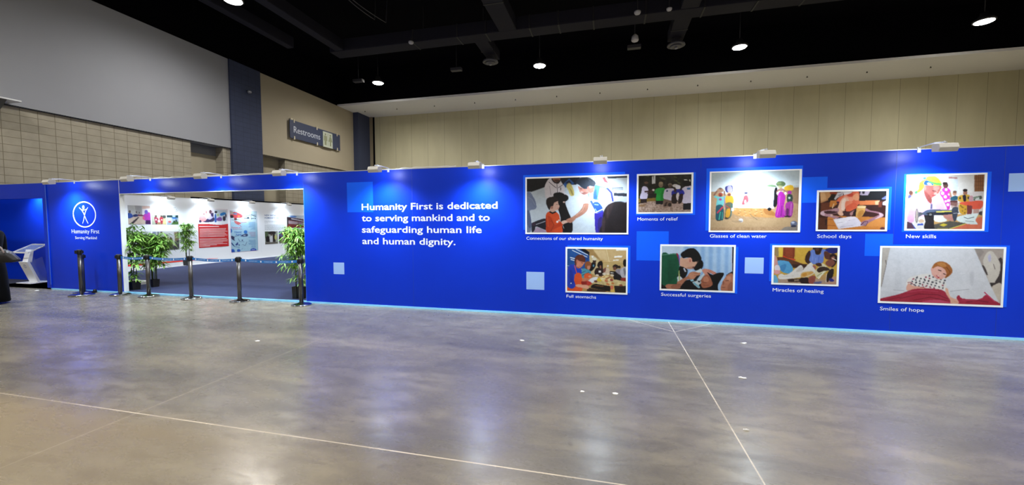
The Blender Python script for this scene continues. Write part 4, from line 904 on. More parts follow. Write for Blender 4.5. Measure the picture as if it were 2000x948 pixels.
# women left
a.L((150, 104, 84), 20, (120, 390), (150, 345), (175, 330)).L((150, 104, 84), 18, (250, 390), (245, 345)).E((186, 140, 112), 196, 330, 42, 26).E((120, 90, 80), 196, 308, 20, 10).E((172, 64, 50), 198, 385, 26, 24).E((110, 60, 48), 198, 395, 15, 14).S((116, 196, 196), (130, 395), (180, 410), (220, 410), (262, 400), (245, 470), (230, 520), (150, 520), (158, 440), (125, 420)).E((170, 60, 130), 198, 442, 18, 14)
a.S((36, 84, 96), (150, 520), (230, 520), (240, 670), (210, 700), (150, 695), (142, 600)).L((196, 60, 84), 20, (225, 540), (165, 605)).L((70, 180, 150), 12, (200, 600), (185, 690)).L((70, 160, 140), 10, (225, 600), (225, 680)).E((60, 40, 36), 182, 702, 22, 6)
a.S((52, 50, 120), (256, 290), (320, 270), (345, 285), (345, 350), (275, 355)).S((180, 170, 214), (285, 285), (330, 278), (345, 345), (290, 350)).E((230, 176, 130), 305, 372, 30, 20).E((124, 66, 44), 305, 385, 20, 20).S((232, 166, 40), (262, 410), (300, 402), (350, 405), (360, 480), (330, 495), (270, 490)).S((98, 96, 74), (262, 490), (350, 490), (340, 600), (320, 670), (260, 680), (262, 580)).S((212, 150, 40), (275, 570), (320, 560), (315, 650), (265, 660)).L((60, 110, 110), 12, (335, 500), (330, 640)).L((190, 70, 50), 8, (270, 520), (330, 560)).E((70, 40, 34), 275, 674, 26, 8).L((150, 110, 150), 14, (245, 410), (258, 540), a=.7).E((226, 230, 240), 350, 565, 18, 22)
# women right
a.S((120, 142, 106), (765, 270), (810, 255), (880, 270), (880, 290), (780, 282)).E((96, 118, 78), 940, 250, 58, 36).E((150, 168, 110), 920, 240, 30, 16, a=.6).P((180, 176, 130), (905, 270), (970, 270), (950, 310), (915, 300)).S((232, 182, 50), (990, 285), (1050, 262), (1095, 275), (1095, 320), (1040, 330), (990, 320)).E((170, 130, 116), 945, 320, 40, 18)
a.L((160, 110, 92), 18, (905, 385), (895, 345), (915, 325)).L((160, 110, 92), 18, (1000, 380), (1005, 345), (985, 330)).E((238, 236, 240), 905, 365, 15, 18).E((238, 236, 240), 1000, 365, 14, 18).S((178, 40, 166), (905, 410), (920, 355), (955, 345), (985, 375), (1000, 420), (985, 520), (1005, 640), (960, 660), (880, 655), (900, 520)).L((222, 120, 214), 8, (930, 400), (925, 520), (900, 640), a=.7).L((110, 24, 116), 10, (960, 520), (950, 640), a=.8).L((222, 120, 214), 6, (980, 540), (990, 630), a=.7)
a.E((170, 50, 150), 1050, 355, 26, 26).S((48, 64, 58), (1020, 390), (1060, 375), (1090, 400), (1082, 470), (1030, 485)).E((200, 214, 200), 1050, 420, 16, 14).S((164, 54, 150), (1010, 485), (1090, 470), (1098, 560), (1078, 655), (1010, 645), (1002, 560)).L((216, 130, 200), 8, (1075, 490), (1070, 630)).S((70, 26, 66), (1015, 560), (1045, 560), (1040, 640), (1015, 630), a=.7).E((40, 30, 34), 1030, 650, 40, 9)
for k in range(5): a.L((110, 96, 84), 4, (1105+k*14, 270), (1115+k*14, 300), a=.7)
wp = print_thing('photo print of women carrying water pots beside a banner', (1.444, 2.643, 1.393, 2.291), (1.467, 2.612, 1.416, 2.275), (1.398, 2.655, 1.415, 2.34), a, 0.47)  # print colour lowered to offset the strong light of the lamp above
text_mesh('banner_lettering', 'Water For Life', mat('banner_grey', (58, 62, 84), 0.5), wp, 0.225, 0.020, lambda u, v, n: (1.775-2.0435+u, -0.0060-n*0.3, 2.040-1.393+v))

# school child writing
a = Art([(122, 135), (1252, 113), (1236, 765), (105, 765)], 170, 100, (60, 28, 20))
a.P((196, 142, 92), (135, 130), (330, 130), (300, 260), (150, 320), (140, 200), soft=3).P((226, 180, 130), (140, 140), (220, 140), (240, 260), (150, 280), a=.7, soft=3).P((26, 18, 16), (330, 185), (410, 180), (400, 270), (290, 300), (270, 250)).P((150, 60, 30), (300, 130), (430, 130), (430, 170), (300, 165)).P((40, 20, 16), (105, 320), (160, 320), (150, 480), (105, 500)).P((110, 56, 32), (150, 320), (330, 300), (320, 440), (150, 470), a=.9, soft=2)
a.P((12, 12, 20), (800, 110), (1260, 110), (1260, 270), (800, 270)).P((196, 180, 206), (820, 120), (980, 118), (940, 190), (800, 185)).P((40, 34, 50), (840, 120), (890, 120), (880, 160), (850, 160)).P((232, 132, 76), (790, 280), (1120, 268), (1110, 350), (800, 350)).P((246, 196, 150), (1060, 290), (1140, 270), (1130, 350), (1065, 345)).P((60, 26, 24), (880, 350), (1250, 350), (1250, 560), (880, 560)).P((206, 196, 210), (1190, 300), (1250, 270), (1250, 360), (1190, 350)).P((120, 130, 190), (1170, 240), (1250, 190), (1250, 250), (1180, 255)).P((140, 60, 40), (1120, 300), (1180, 290), (1170, 390), (1120, 390), a=.8)
a.P((200, 122, 48), (310, 275), (420, 270), (430, 330), (360, 390), (295, 380)).L((226, 190, 150), 16, (345, 400), (370, 335)).P((204, 198, 204), (370, 255), (430, 140), (530, 130), (520, 190), (430, 230), (400, 265)).P((226, 220, 226), (520, 130), (680, 130), (660, 180), (540, 190)).P((150, 140, 150), (430, 190), (510, 150), (480, 220), a=.8)
a.P((206, 128, 56), (260, 570), (300, 530), (860, 545), (1250, 560), (1240, 770), (255, 770)).P((226, 150, 80), (900, 590), (1240, 570), (1240, 700), (900, 720), a=.6, soft=3).L((150, 76, 30), 8, (270, 590), (380, 600)).L((150, 76, 30), 8, (265, 690), (400, 700)).P((86, 44, 26), (105, 560), (260, 570), (265, 770), (105, 770)).P((50, 24, 18), (225, 590), (265, 590), (255, 690), (225, 690))
a.S((232, 110, 76), (420, 270), (500, 200), (640, 160), (700, 120), (790, 130), (790, 250), (800, 330), (700, 360), (480, 350)).S((240, 150, 120), (540, 200), (620, 190), (700, 250), (660, 290), (560, 280)).S((238, 160, 116), (680, 210), (770, 150), (790, 260), (720, 270)).S((200, 70, 44), (590, 190), (680, 150), (690, 200), (630, 210)).S((66, 30, 50), (420, 290), (460, 300), (450, 330), (415, 310))
a.S((236, 186, 160), (440, 380), (520, 230), (620, 260), (560, 420), (520, 530), (440, 500), (435, 440)).S((244, 214, 196), (505, 280), (570, 250), (560, 400), (500, 430)).S((222, 96, 62), (590, 350), (690, 300), (770, 360), (740, 410), (640, 460), (570, 450)).S((236, 130, 96), (570, 290), (690, 300), (600, 360), (560, 400))
a.S((226, 170, 92), (760, 390), (830, 360), (905, 380), (890, 470), (830, 550), (740, 540)).S((246, 214, 160), (770, 370), (900, 365), (890, 400), (780, 400)).S((184, 122, 50), (800, 450), (880, 450), (830, 545), (770, 540), a=.7)
a.S((66, 34, 36), (520, 455), (640, 460), (720, 420), (700, 500), (630, 545), (560, 530)).S((182, 130, 128), (640, 490), (720, 440), (700, 500), (660, 530)).P((30, 14, 16), (700, 460), (750, 420), (740, 530), (690, 530))
a.S((178, 132, 142), (140, 490), (180, 450), (300, 430), (440, 400), (440, 480), (330, 510), (460, 550), (500, 580), (440, 600), (330, 560), (180, 530)).S((60, 30, 34), (210, 460), (320, 450), (440, 470), (320, 500), (230, 490)).S((220, 190, 200), (145, 490), (190, 455), (220, 520), (180, 525), a=.8).S((78, 44, 56), (430, 580), (480, 550), (545, 590), (520, 610), (450, 605)).E((230, 190, 170), 335, 525, 22, 20, a=.8)
a.P((226, 218, 232), (360, 590), (560, 560), (720, 545), (770, 570), (880, 700), (450, 758)).P((246, 242, 250), (380, 600), (560, 565), (600, 640), (450, 720), a=.7, soft=2).L((150, 140, 160), 4, (430, 655), (520, 640)).L((150, 140, 160), 4, (480, 725), (700, 690)).L((150, 140, 160), 4, (620, 610), (650, 605)).S((240, 230, 240), (540, 580), (640, 545), (750, 560), (640, 600), (560, 620))
a.S((166, 116, 130), (905, 400), (980, 440), (1100, 460), (1200, 500), (1190, 550), (1080, 590), (980, 640), (920, 680), (830, 690), (850, 630), (940, 600), (1100, 530), (1130, 500), (1000, 470), (910, 450)).S((226, 196, 206), (1130, 480), (1200, 505), (1190, 545), (1060, 590), (1140, 530), a=.8)
for k in range(4): a.L((72, 34, 62), 14, (830+k*26, 690+k*4), (890+k*18, 632))
for k in range(3): a.L((206, 170, 186), 8, (846+k*26, 696), (896+k*18, 640))
a.E((96, 50, 60), 1195, 745, 42, 22)
print_thing('photo print of a child bent over a desk writing', (2.837, 3.682, 1.41, 1.985), (2.862, 3.656, 1.4325, 1.9595), (2.855, 3.717, 1.429, 2.015), a)

# sewing machine
a = Art([(97, 97), (1100, 75), (1068, 797), (72, 795)], 190, 138, (226, 218, 212))
a.P((236, 208, 186), (90, 90), (520, 85), (520, 330), (90, 330)).P((214, 224, 232), (605, 110), (745, 105), (745, 330), (620, 300)).P((190, 128, 124), (622, 110), (735, 112), (735, 132), (622, 128)).P((232, 226, 220), (745, 90), (960, 85), (940, 400), (745, 380)).P((146, 96, 60), (960, 85), (1090, 78), (1085, 298), (962, 300))
for k in range(4): a.L((96, 56, 34), 6, (985+k*28, 82), (985+k*28, 298), a=.8)
for k in range(4): a.L((96, 56, 34), 5, (962, 125+k*48), (1086, 122+k*48), a=.8)
a.L((150, 130, 120), 5, (965, 100), (965, 300)).P((220, 206, 204), (640, 330), (1080, 300), (1080, 450), (640, 450), a=.5, soft=3)
a.S((196, 58, 168), (520, 290), (560, 250), (615, 255), (650, 300), (640, 400), (640, 530), (570, 530), (560, 430), (510, 340))
for x, y, r in [(545, 325, 22), (590, 275, 18), (580, 370, 22), (620, 420, 18), (585, 430, 16), (615, 475, 20), (580, 510, 14), (625, 340, 12), (530, 290, 10)]: a.E((240, 232, 238), x, y, r, r)
a.E((96, 64, 56), 582, 220, 34, 38).E((50, 34, 34), 575, 195, 34, 20).L((176, 126, 104), 24, (640, 310), (655, 370))
a.E((190, 140, 118), 702, 325, 26, 28).E((120, 80, 66), 705, 305, 26, 16).S((40, 86, 106), (650, 385), (700, 360), (745, 370), (740, 410), (660, 420)).P((90, 50, 50), (645, 420), (740, 420), (735, 500), (650, 480)).P((160, 120, 110), (650, 440), (760, 450), (750, 520), (660, 520), a=.6)
a.E((156, 104, 84), 842, 318, 28, 34).E((40, 30, 32), 840, 285, 30, 18).S((206, 160, 58), (750, 370), (820, 345), (900, 350), (915, 420), (860, 440), (760, 430)).S((36, 30, 44), (810, 360), (850, 350), (850, 430), (825, 430)).E((60, 50, 40), 775, 390, 12, 16).E((60, 50, 40), 885, 385, 12, 18)
a.S((206, 156, 50), (765, 470), (860, 450), (865, 590), (800, 600), (765, 560))
for k in range(6): a.E((110, 84, 40), 785+(k*31) % 70, 490+(k*23) % 100, 10, 8)
a.S((226, 90, 66), (775, 445), (920, 430), (1070, 425), (1060, 520), (1000, 540), (930, 530), (900, 500), (790, 470)).P((124, 60, 58), (865, 480), (935, 490), (930, 600), (870, 600)).P((190, 150, 140), (950, 540), (1030, 530), (1020, 600), (950, 590)).S((200, 150, 160), (900, 370), (940, 360), (945, 425), (895, 425)).S((120, 134, 116), (950, 375), (1050, 360), (1060, 400), (1030, 405), (960, 395)).P((90, 100, 90), (955, 395), (975, 395), (970, 425), (950, 425)).E((80, 84, 80), 1046, 380, 16, 24).P((206, 214, 206), (985, 385), (1030, 380), (1030, 405), (985, 408)).P((70, 60, 60), (1030, 570), (1068, 560), (1065, 660), (1000, 640))
a.E((176, 116, 92), 130, 325, 26, 34).E((96, 60, 52), 122, 315, 24, 30).S((90, 90, 140), (90, 350), (120, 345), (130, 375), (88, 390)).E((120, 110, 150), 230, 310, 40, 18, a=.8)
a.S((206, 178, 56), (225, 270), (235, 190), (290, 150), (300, 230), (260, 290), (200, 320), (180, 310)).S((60, 150, 90), (178, 300), (210, 290), (205, 325), (180, 328)).S((150, 120, 50), (240, 200), (280, 190), (260, 260), a=.7)
a.S((242, 196, 226), (88, 420), (180, 360), (290, 320), (370, 440), (450, 370), (520, 360), (560, 430), (600, 560), (400, 600), (330, 640), (200, 640), (75, 660)).S((222, 160, 206), (150, 430), (190, 520), (180, 600), (100, 640), (110, 520), a=.5, soft=3).S((252, 216, 240), (300, 350), (350, 460), (280, 560), (250, 450), a=.7, soft=3).L((190, 110, 160), 5, (300, 340), (335, 400), (360, 460)).L((206, 140, 180), 5, (450, 380), (400, 460)).L((170, 100, 150), 6, (260, 440), (325, 435)).P((96, 96, 130), (385, 462), (412, 462), (410, 530), (384, 530)).S((210, 150, 190), (450, 440), (540, 430), (560, 540), (470, 540), a=.35, soft=3)
a.S((170, 92, 86), (300, 240), (330, 215), (510, 215), (515, 280), (470, 340), (400, 390), (400, 460), (350, 430), (300, 330)).S((140, 70, 66), (300, 300), (350, 330), (400, 395), (390, 450), (340, 400)).S((206, 136, 126), (420, 230), (500, 230), (480, 300), (440, 310), a=.7, soft=2).E((196, 120, 110), 310, 255, 17, 30).L((60, 30, 34), 8, (410, 290), (455, 298)).E((210, 150, 140), 452, 330, 26, 16).L((150, 50, 60), 9, (405, 352), (450, 348)).L((80, 40, 40), 6, (480, 282), (500, 280))
a.S((222, 190, 62), (290, 190), (300, 130), (370, 98), (450, 105), (510, 160), (525, 215), (430, 220), (310, 215)).S((40, 80, 190), (300, 210), (320, 150), (390, 180), (420, 215)).S((90, 190, 80), (350, 155), (440, 180), (520, 190), (520, 218), (430, 205)).E((50, 110, 190), 303, 125, 22, 14).S((240, 240, 230), (340, 190), (370, 185), (400, 215), (350, 210)).L((160, 130, 30), 7, (400, 130), (450, 150), (480, 140))
a.S((206, 160, 100), (430, 660), (640, 600), (860, 610), (1070, 620), (1068, 800), (430, 800)).S((222, 118, 88), (700, 760), (860, 720), (1000, 650), (1070, 650), (1068, 800), (640, 800)).S((232, 234, 226), (430, 640), (560, 620), (600, 690), (460, 700)).S((226, 236, 232), (720, 660), (800, 620), (1000, 590), (1020, 600), (980, 680), (1010, 735), (820, 720)).L((90, 96, 100), 8, (830, 640), (880, 660), (960, 640)).L((110, 114, 116), 6, (850, 690), (960, 700)).S((190, 140, 120), (600, 600), (680, 630), (705, 670), (650, 690), (560, 640))
a.S((190, 130, 120), (540, 610), (620, 595), (710, 660), (680, 685), (640, 670)).P((90, 86, 78), (420, 740), (640, 690), (860, 720), (640, 800), (420, 800)).P((210, 188, 60), (505, 745), (560, 720), (615, 740), (560, 765)).L((210, 196, 90), 12, (640, 795), (850, 728)).L((200, 180, 70), 5, (480, 790), (620, 790))
a.S((40, 36, 40), (300, 600), (340, 560), (430, 570), (430, 620), (440, 780), (465, 795), (310, 795), (320, 700)).S((80, 92, 116), (270, 600), (320, 555), (420, 535), (640, 545), (740, 535), (740, 560), (640, 580), (460, 600), (430, 620), (300, 610)).S((40, 44, 56), (330, 590), (440, 570), (720, 560), (730, 590), (460, 615)).P((222, 206, 90), (460, 562), (690, 552), (690, 570), (460, 578)).S((60, 66, 80), (670, 530), (745, 510), (750, 560), (725, 680), (690, 680)).E((20, 20, 24), 385, 610, 34, 30).E((120, 118, 116), 385, 605, 20, 16).L((190, 190, 196), 6, (690, 590), (735, 585)).E((120, 116, 112), 205, 620, 22, 95).E((176, 160, 150), 205, 620, 12, 75).P((90, 90, 96), (225, 570), (290, 580), (280, 610), (225, 640)).E((206, 176, 150), 265, 690, 38, 24).L((60, 90, 190), 14, (125, 710), (190, 795)).P((50, 80, 180), (215, 730), (290, 720), (290, 745), (215, 750)).P((90, 60, 80), (75, 700), (130, 700), (180, 795), (75, 795)).S((222, 170, 200), (80, 640), (150, 600), (170, 690), (110, 710))
print_thing('photo print of a woman in a colourful headwrap at a sewing machine', (3.876, 4.743, 1.419, 2.171), (3.902, 4.716, 1.442, 2.15), (3.85, 4.787, 1.401, 2.183), a, 0.5)  # picture darkened in its colour to balance the arm lamp's glare

# kitchen
a = Art([(108, 92), (1058, 100), (1048, 802), (105, 770)], 170, 126, (186, 150, 92))
a.P((206, 176, 124), (390, 90), (1060, 90), (1060, 300), (780, 300), (600, 260), (480, 180)).P((222, 196, 150), (500, 130), (720, 110), (760, 280), (600, 230), a=.6, soft=4).P((150, 112, 62), (380, 95), (520, 100), (640, 270), (500, 210), a=.7, soft=3).L((236, 216, 170), 9, (738, 105), (782, 300)).L((230, 206, 150), 7, (680, 295), (1055, 310)).P((196, 168, 110), (680, 310), (1055, 315), (1050, 460), (680, 450)).P((250, 246, 236), (895, 95), (1060, 95), (1055, 120), (895, 122)).P((255, 252, 246), (870, 207), (1000, 203), (980, 232), (862, 234)).P((255, 252, 246), (848, 268), (940, 266), (930, 282), (845, 284))
a.P((30, 84, 156), (100, 90), (300, 90), (460, 150), (465, 290), (440, 420), (100, 400)).P((8, 10, 24), (300, 90), (390, 95), (465, 150), (462, 205), (380, 150)).P((16, 60, 130), (300, 140), (460, 220), (440, 300), (380, 250), a=.8)
a.L((236, 240, 248), 14, (190, 118), (320, 180), (425, 226), a=.85).L((226, 232, 244), 17, (250, 100), (330, 140), (435, 190), a=.8).L((236, 240, 248), 15, (160, 236), (232, 252)).L((226, 232, 244), 14, (168, 268), (228, 284)).L((226, 232, 244), 7, (105, 366), (165, 372))
a.P((206, 186, 140), (465, 200), (560, 220), (640, 300), (560, 520), (470, 480)).P((240, 236, 226), (498, 200), (535, 205), (520, 245), (498, 235)).S((12, 12, 18), (440, 440), (500, 320), (560, 310), (560, 380), (500, 450)).E((58, 38, 30), 545, 290, 26, 34).S((222, 214, 190), (512, 270), (520, 240), (560, 236), (580, 270), (540, 280)).E((90, 150, 180), 530, 365, 12, 22)
a.S((20, 12, 14), (590, 370), (620, 300), (670, 300), (680, 400), (660, 430)).S((36, 22, 22), (555, 430), (600, 400), (680, 410), (690, 520), (560, 520)).E((150, 100, 76), 642, 385, 16, 26).P((236, 232, 226), (610, 445), (652, 445), (650, 475), (610, 474))
a.S((210, 186, 160), (700, 430), (760, 400), (790, 440), (780, 500), (700, 500)).E((226, 214, 196), 760, 370, 16, 18).S((120, 70, 60), (690, 420), (730, 395), (720, 460), (690, 470)).P((30, 22, 20), (790, 455), (880, 455), (870, 510), (790, 500)).P((226, 222, 214), (800, 470), (865, 475), (860, 490), (800, 486))
a.S((26, 24, 28), (860, 470), (960, 420), (1000, 470), (980, 600), (900, 620), (850, 560)).S((150, 144, 156), (880, 450), (930, 415), (990, 440), (1010, 540), (960, 520)).E((44, 28, 26), 885, 380, 46, 36).E((120, 76, 60), 870, 410, 26, 30).E((36, 26, 26), 945, 385, 22, 22).S((190, 188, 196), (960, 440), (1000, 395), (1055, 390), (1050, 560), (980, 550)).S((96, 98, 110), (1010, 430), (1030, 400), (1050, 480), (1030, 530), a=.7).E((18, 14, 16), 1035, 320, 30, 60).P((140, 44, 40), (970, 560), (1050, 560), (1050, 620), (970, 610))
a.P((206, 186, 132), (490, 640), (560, 560), (900, 590), (1055, 620), (1050, 700), (860, 690), (700, 680), (540, 660)).P((36, 26, 22), (840, 690), (1050, 690), (1048, 802), (860, 795)).N(30, 4, 480, 500, 1060, 720)
a.S((230, 232, 236), (440, 600), (540, 550), (600, 560), (520, 640), (470, 630)).E((226, 196, 60), 625, 590, 42, 30).E((232, 210, 150), 720, 570, 82, 46)
for k in range(14): a.E(((150, 84, 60), (240, 226, 190), (206, 150, 80))[k % 3], 650+(k*47) % 160, 540+(k*23) % 60, 14, 9, 20)
for x, y, c in [(735, 610, (200, 110, 80)), (760, 660, (200, 120, 70)), (835, 650, (196, 120, 60)), (565, 618, (110, 60, 50)), (820, 595, (150, 60, 50)), (970, 680, (140, 70, 50)), (700, 500, (226, 216, 200)), (760, 500, (230, 214, 180)), (590, 520, (222, 210, 190)), (830, 520, (222, 206, 180)), (940, 650, (226, 206, 150)), (790, 640, (230, 206, 150))]: a.E(c, x, y, 28, 17, 10)
a.P((22, 16, 16), (500, 680), (560, 655), (820, 700), (790, 780), (480, 720)).P((110, 70, 36), (540, 675), (700, 690), (680, 705), (550, 690)).P((60, 40, 30), (430, 720), (760, 770), (700, 790), (420, 775)).P((226, 190, 90), (800, 690), (860, 690), (875, 795), (810, 790)).E((220, 120, 90), 825, 715, 24, 36)
a.S((80, 150, 170), (330, 440), (400, 410), (470, 440), (480, 500), (380, 560), (340, 540)).L((30, 70, 96), 8, (340, 480), (400, 450)).L((30, 70, 96), 8, (350, 520), (460, 470)).S((120, 70, 46), (390, 340), (430, 295), (480, 310), (495, 370), (450, 420), (400, 410)).E((206, 140, 112), 452, 390, 26, 42).S((150, 86, 50), (395, 330), (440, 298), (490, 325), (480, 360), (430, 370), (405, 400)).S((224, 92, 44), (395, 495), (470, 490), (505, 540), (470, 570), (380, 560)).E((230, 150, 110), 470, 540, 24, 18).S((196, 60, 50), (380, 610), (470, 620), (500, 660), (430, 690), (350, 660))
a.S((206, 124, 92), (340, 580), (420, 570), (470, 590), (420, 610), (345, 620)).S((34, 64, 190), (110, 420), (200, 345), (320, 400), (330, 500), (230, 500), (240, 640), (250, 690), (180, 740), (105, 680)).S((20, 40, 140), (150, 440), (200, 500), (200, 640), (150, 660), a=.5, soft=3).S((232, 88, 42), (215, 600), (250, 490), (330, 505), (340, 640), (335, 780), (100, 780), (105, 715), (180, 740), (240, 690)).L((226, 90, 70), 12, (225, 365), (250, 450), (260, 500)).P((150, 40, 34), (330, 620), (420, 620), (420, 690), (340, 690)).E((236, 240, 246), 168, 650, 12, 10)
a.S((232, 170, 140), (250, 670), (350, 670), (430, 680), (455, 720), (430, 740), (340, 720), (255, 705)).S((210, 132, 104), (240, 270), (290, 210), (390, 270), (380, 330), (320, 400), (270, 400), (240, 340)).S((96, 46, 34), (228, 330), (232, 240), (290, 190), (370, 205), (402, 280), (385, 310), (300, 290), (270, 280), (250, 370)).E((196, 112, 90), 265, 295, 16, 28).L((60, 30, 26), 7, (330, 318), (360, 325)).L((150, 70, 60), 6, (300, 380), (330, 380)).S((170, 90, 72), (250, 380), (300, 395), (290, 410), (255, 400))
for k in range(40): pass
print_thing('photo print of volunteers in orange aprons preparing food', (-0.692, 0.285, 0.40, 1.145), (-0.664, 0.26, 0.427, 1.118), (-0.662, 0.323, 0.425, 1.174), a)

# eye exam
a = Art([(97, 88), (1208, 97), (1195, 778), (93, 745)], 180, 112, (158, 194, 232))
for k in range(13): a.L(((186, 212, 240), (128, 170, 222))[k % 2], 46, (420+k*62, 80), (430+k*60, 620), a=.55, soft=5)
a.P((206, 222, 240), (90, 80), (430, 90), (400, 210), (90, 220), a=.8, soft=4).P((22, 20, 34), (1178, 92), (1210, 95), (1205, 480), (1182, 470)).P((206, 206, 226), (1170, 95), (1182, 95), (1185, 480), (1172, 480))
a.P((8, 8, 12), (90, 660), (330, 640), (560, 600), (800, 620), (960, 650), (970, 790), (90, 790)).S((10, 10, 14), (360, 420), (420, 400), (500, 470), (440, 600), (360, 640), (320, 600)).P((210, 216, 226), (325, 580), (370, 540), (425, 590), (400, 640), (325, 650)).P((160, 176, 110), (355, 470), (375, 460), (380, 610), (362, 620)).P((200, 204, 220), (425, 430), (450, 425), (480, 480), (455, 490))
a.S((16, 86, 58), (92, 228), (200, 212), (330, 205), (365, 300), (370, 400), (340, 560), (325, 670), (92, 672)).P((8, 62, 44), (180, 300), (330, 280), (340, 560), (200, 660), a=.4, soft=4).L((190, 230, 210), 7, (100, 226), (200, 215), (320, 208), a=.6).S((150, 30, 60), (320, 205), (350, 215), (385, 330), (375, 390), (355, 300)).L((110, 100, 190), 16, (360, 240), (378, 370))
a.S((176, 116, 90), (175, 680), (320, 680), (340, 640), (480, 560), (530, 500), (600, 480), (690, 490), (680, 540), (600, 600), (500, 600), (400, 700), (370, 745), (185, 745)).S((206, 146, 116), (510, 530), (600, 485), (690, 495), (640, 560), (560, 600), a=.8).L((140, 84, 66), 6, (590, 500), (670, 520)).L((140, 84, 66), 6, (600, 540), (660, 545)).S((130, 78, 60), (250, 700), (340, 670), (400, 680), (360, 745), (260, 745), a=.6)
a.S((214, 166, 140), (390, 260), (440, 280), (560, 260), (680, 300), (650, 370), (610, 400), (570, 430), (500, 440), (430, 410), (375, 380)).S((10, 9, 12), (390, 215), (440, 165), (520, 122), (610, 130), (680, 210), (710, 280), (690, 310), (580, 330), (560, 290), (500, 260), (430, 275)).E((222, 160, 140), 535, 305, 30, 42).E((176, 110, 92), 535, 310, 14, 24).L((40, 26, 24), 10, (640, 335), (665, 325)).S((170, 116, 96), (480, 420), (600, 400), (620, 440), (520, 445), a=.6).E((100, 56, 50), 590, 415, 20, 12)
a.S((8, 8, 12), (600, 420), (660, 330), (700, 300), (740, 350), (720, 430), (660, 465), (605, 455)).P((206, 220, 226), (615, 480), (700, 430), (732, 470), (700, 500), (640, 490))
a.S((206, 140, 122), (722, 450), (800, 440), (900, 475), (950, 515), (900, 530), (850, 500), (830, 530), (790, 540), (740, 500)).L((160, 96, 84), 6, (820, 470), (900, 520)).L((160, 96, 84), 6, (850, 465), (930, 505))
a.S((6, 6, 10), (800, 490), (880, 530), (960, 500), (1050, 500), (1050, 540), (1000, 620), (960, 700), (970, 780), (880, 780), (860, 640), (830, 540)).S((164, 98, 72), (710, 600), (770, 530), (830, 540), (870, 620), (885, 680), (830, 720), (740, 735), (705, 680)).S((206, 140, 110), (740, 580), (800, 560), (830, 620), (760, 650), a=.6).L((100, 56, 44), 6, (730, 640), (790, 650)).L((110, 60, 48), 6, (740, 690), (830, 690)).S((20, 16, 20), (690, 740), (760, 740), (860, 720), (900, 780), (680, 780))
a.S((200, 212, 216), (640, 620), (740, 510), (752, 530), (700, 610), (710, 650), (670, 690), (690, 720), (665, 735), (575, 650)).P((120, 176, 196), (575, 650), (600, 640), (690, 715), (668, 735)).P((24, 30, 40), (650, 625), (690, 620), (695, 650), (660, 640)).P((150, 200, 220), (535, 610), (580, 600), (600, 620), (560, 635)).P((12, 12, 16), (590, 600), (650, 540), (690, 540), (620, 630))
a.S((14, 12, 18), (1090, 540), (1160, 490), (1200, 480), (1200, 560), (1140, 560)).S((182, 118, 92), (1060, 600), (1110, 530), (1195, 520), (1195, 778), (1020, 775), (1030, 660)).S((214, 152, 122), (1100, 560), (1160, 550), (1150, 620), (1110, 600), a=.7).L((80, 44, 40), 9, (1085, 620), (1130, 615)).E((150, 90, 72), 1048, 655, 16, 30).L((110, 60, 52), 7, (1030, 720), (1075, 725)).S((140, 84, 64), (1130, 680), (1190, 640), (1190, 770), (1120, 770), a=.6)
print_thing('photo print of a man in green examining a patient with a hand device', (0.763, 1.818, 0.4895, 1.2025), (0.787, 1.7915, 0.5155, 1.175), (0.767, 1.853, 0.475, 1.175), a)

# bandaged legs
a = Art([(105, 112), (1165, 122), (1150, 740), (90, 715)], 160, 100, (200, 158, 62))
a.P((150, 126, 84), (100, 110), (180, 115), (180, 270), (100, 270)).P((226, 190, 70), (175, 115), (250, 115), (240, 275), (175, 275)).P((222, 180, 70), (470, 120), (700, 120), (640, 390), (460, 380), a=.6, soft=3).P((126, 52, 30), (250, 115), (450, 120), (440, 310), (250, 280)).P((150, 66, 38), (290, 120), (420, 120), (410, 290), (290, 270), a=.6).L((200, 60, 30), 22, (255, 265), (330, 305), (450, 325)).P((96, 56, 36), (150, 280), (260, 280), (440, 340), (600, 400), (600, 460), (160, 400)).P((60, 36, 30), (400, 400), (660, 400), (640, 470), (420, 460)).P((176, 150, 130), (90, 640), (1150, 640), (1150, 745), (90, 745)).P((206, 166, 66), (1120, 200), (1165, 200), (1155, 640), (1090, 600)).P((190, 150, 130), (1020, 620), (1150, 600), (1150, 740), (980, 740))
a.S((44, 24, 20), (760, 115), (905, 118), (890, 190), (850, 240), (790, 240), (760, 180)).E((90, 54, 44), 825, 150, 30, 26).S((104, 130, 206), (700, 190), (770, 150), (800, 230), (880, 230), (900, 150), (990, 170), (940, 260), (920, 370), (800, 400), (690, 370), (690, 280)).L((160, 180, 236), 8, (740, 200), (750, 340), a=.6).L((70, 90, 170), 10, (860, 250), (840, 370), a=.7).L((160, 180, 236), 7, (800, 300), (790, 380), a=.6)
a.S((56, 32, 26), (620, 330), (650, 220), (700, 170), (710, 250), (690, 330), (740, 390), (680, 400)).S((90, 50, 40), (940, 190), (1000, 190), (1080, 270), (1120, 320), (1000, 320), (950, 280)).S((30, 34, 110), (960, 150), (1060, 120), (1165, 130), (1160, 200), (1060, 220), (1000, 190)).P((236, 150, 50), (1080, 225), (1130, 220), (1120, 245), (1080, 250)).S((46, 28, 26), (1040, 240), (1140, 240), (1160, 330), (1120, 420), (1060, 440)).S((126, 72, 60), (965, 370), (1010, 330), (1080, 320), (1120, 380), (1050, 440), (980, 410)).S((190, 120, 104), (1060, 280), (1110, 270), (1110, 320), (1060, 310), a=.8).L((236, 226, 206), 12, (1080, 300), (1140, 330))
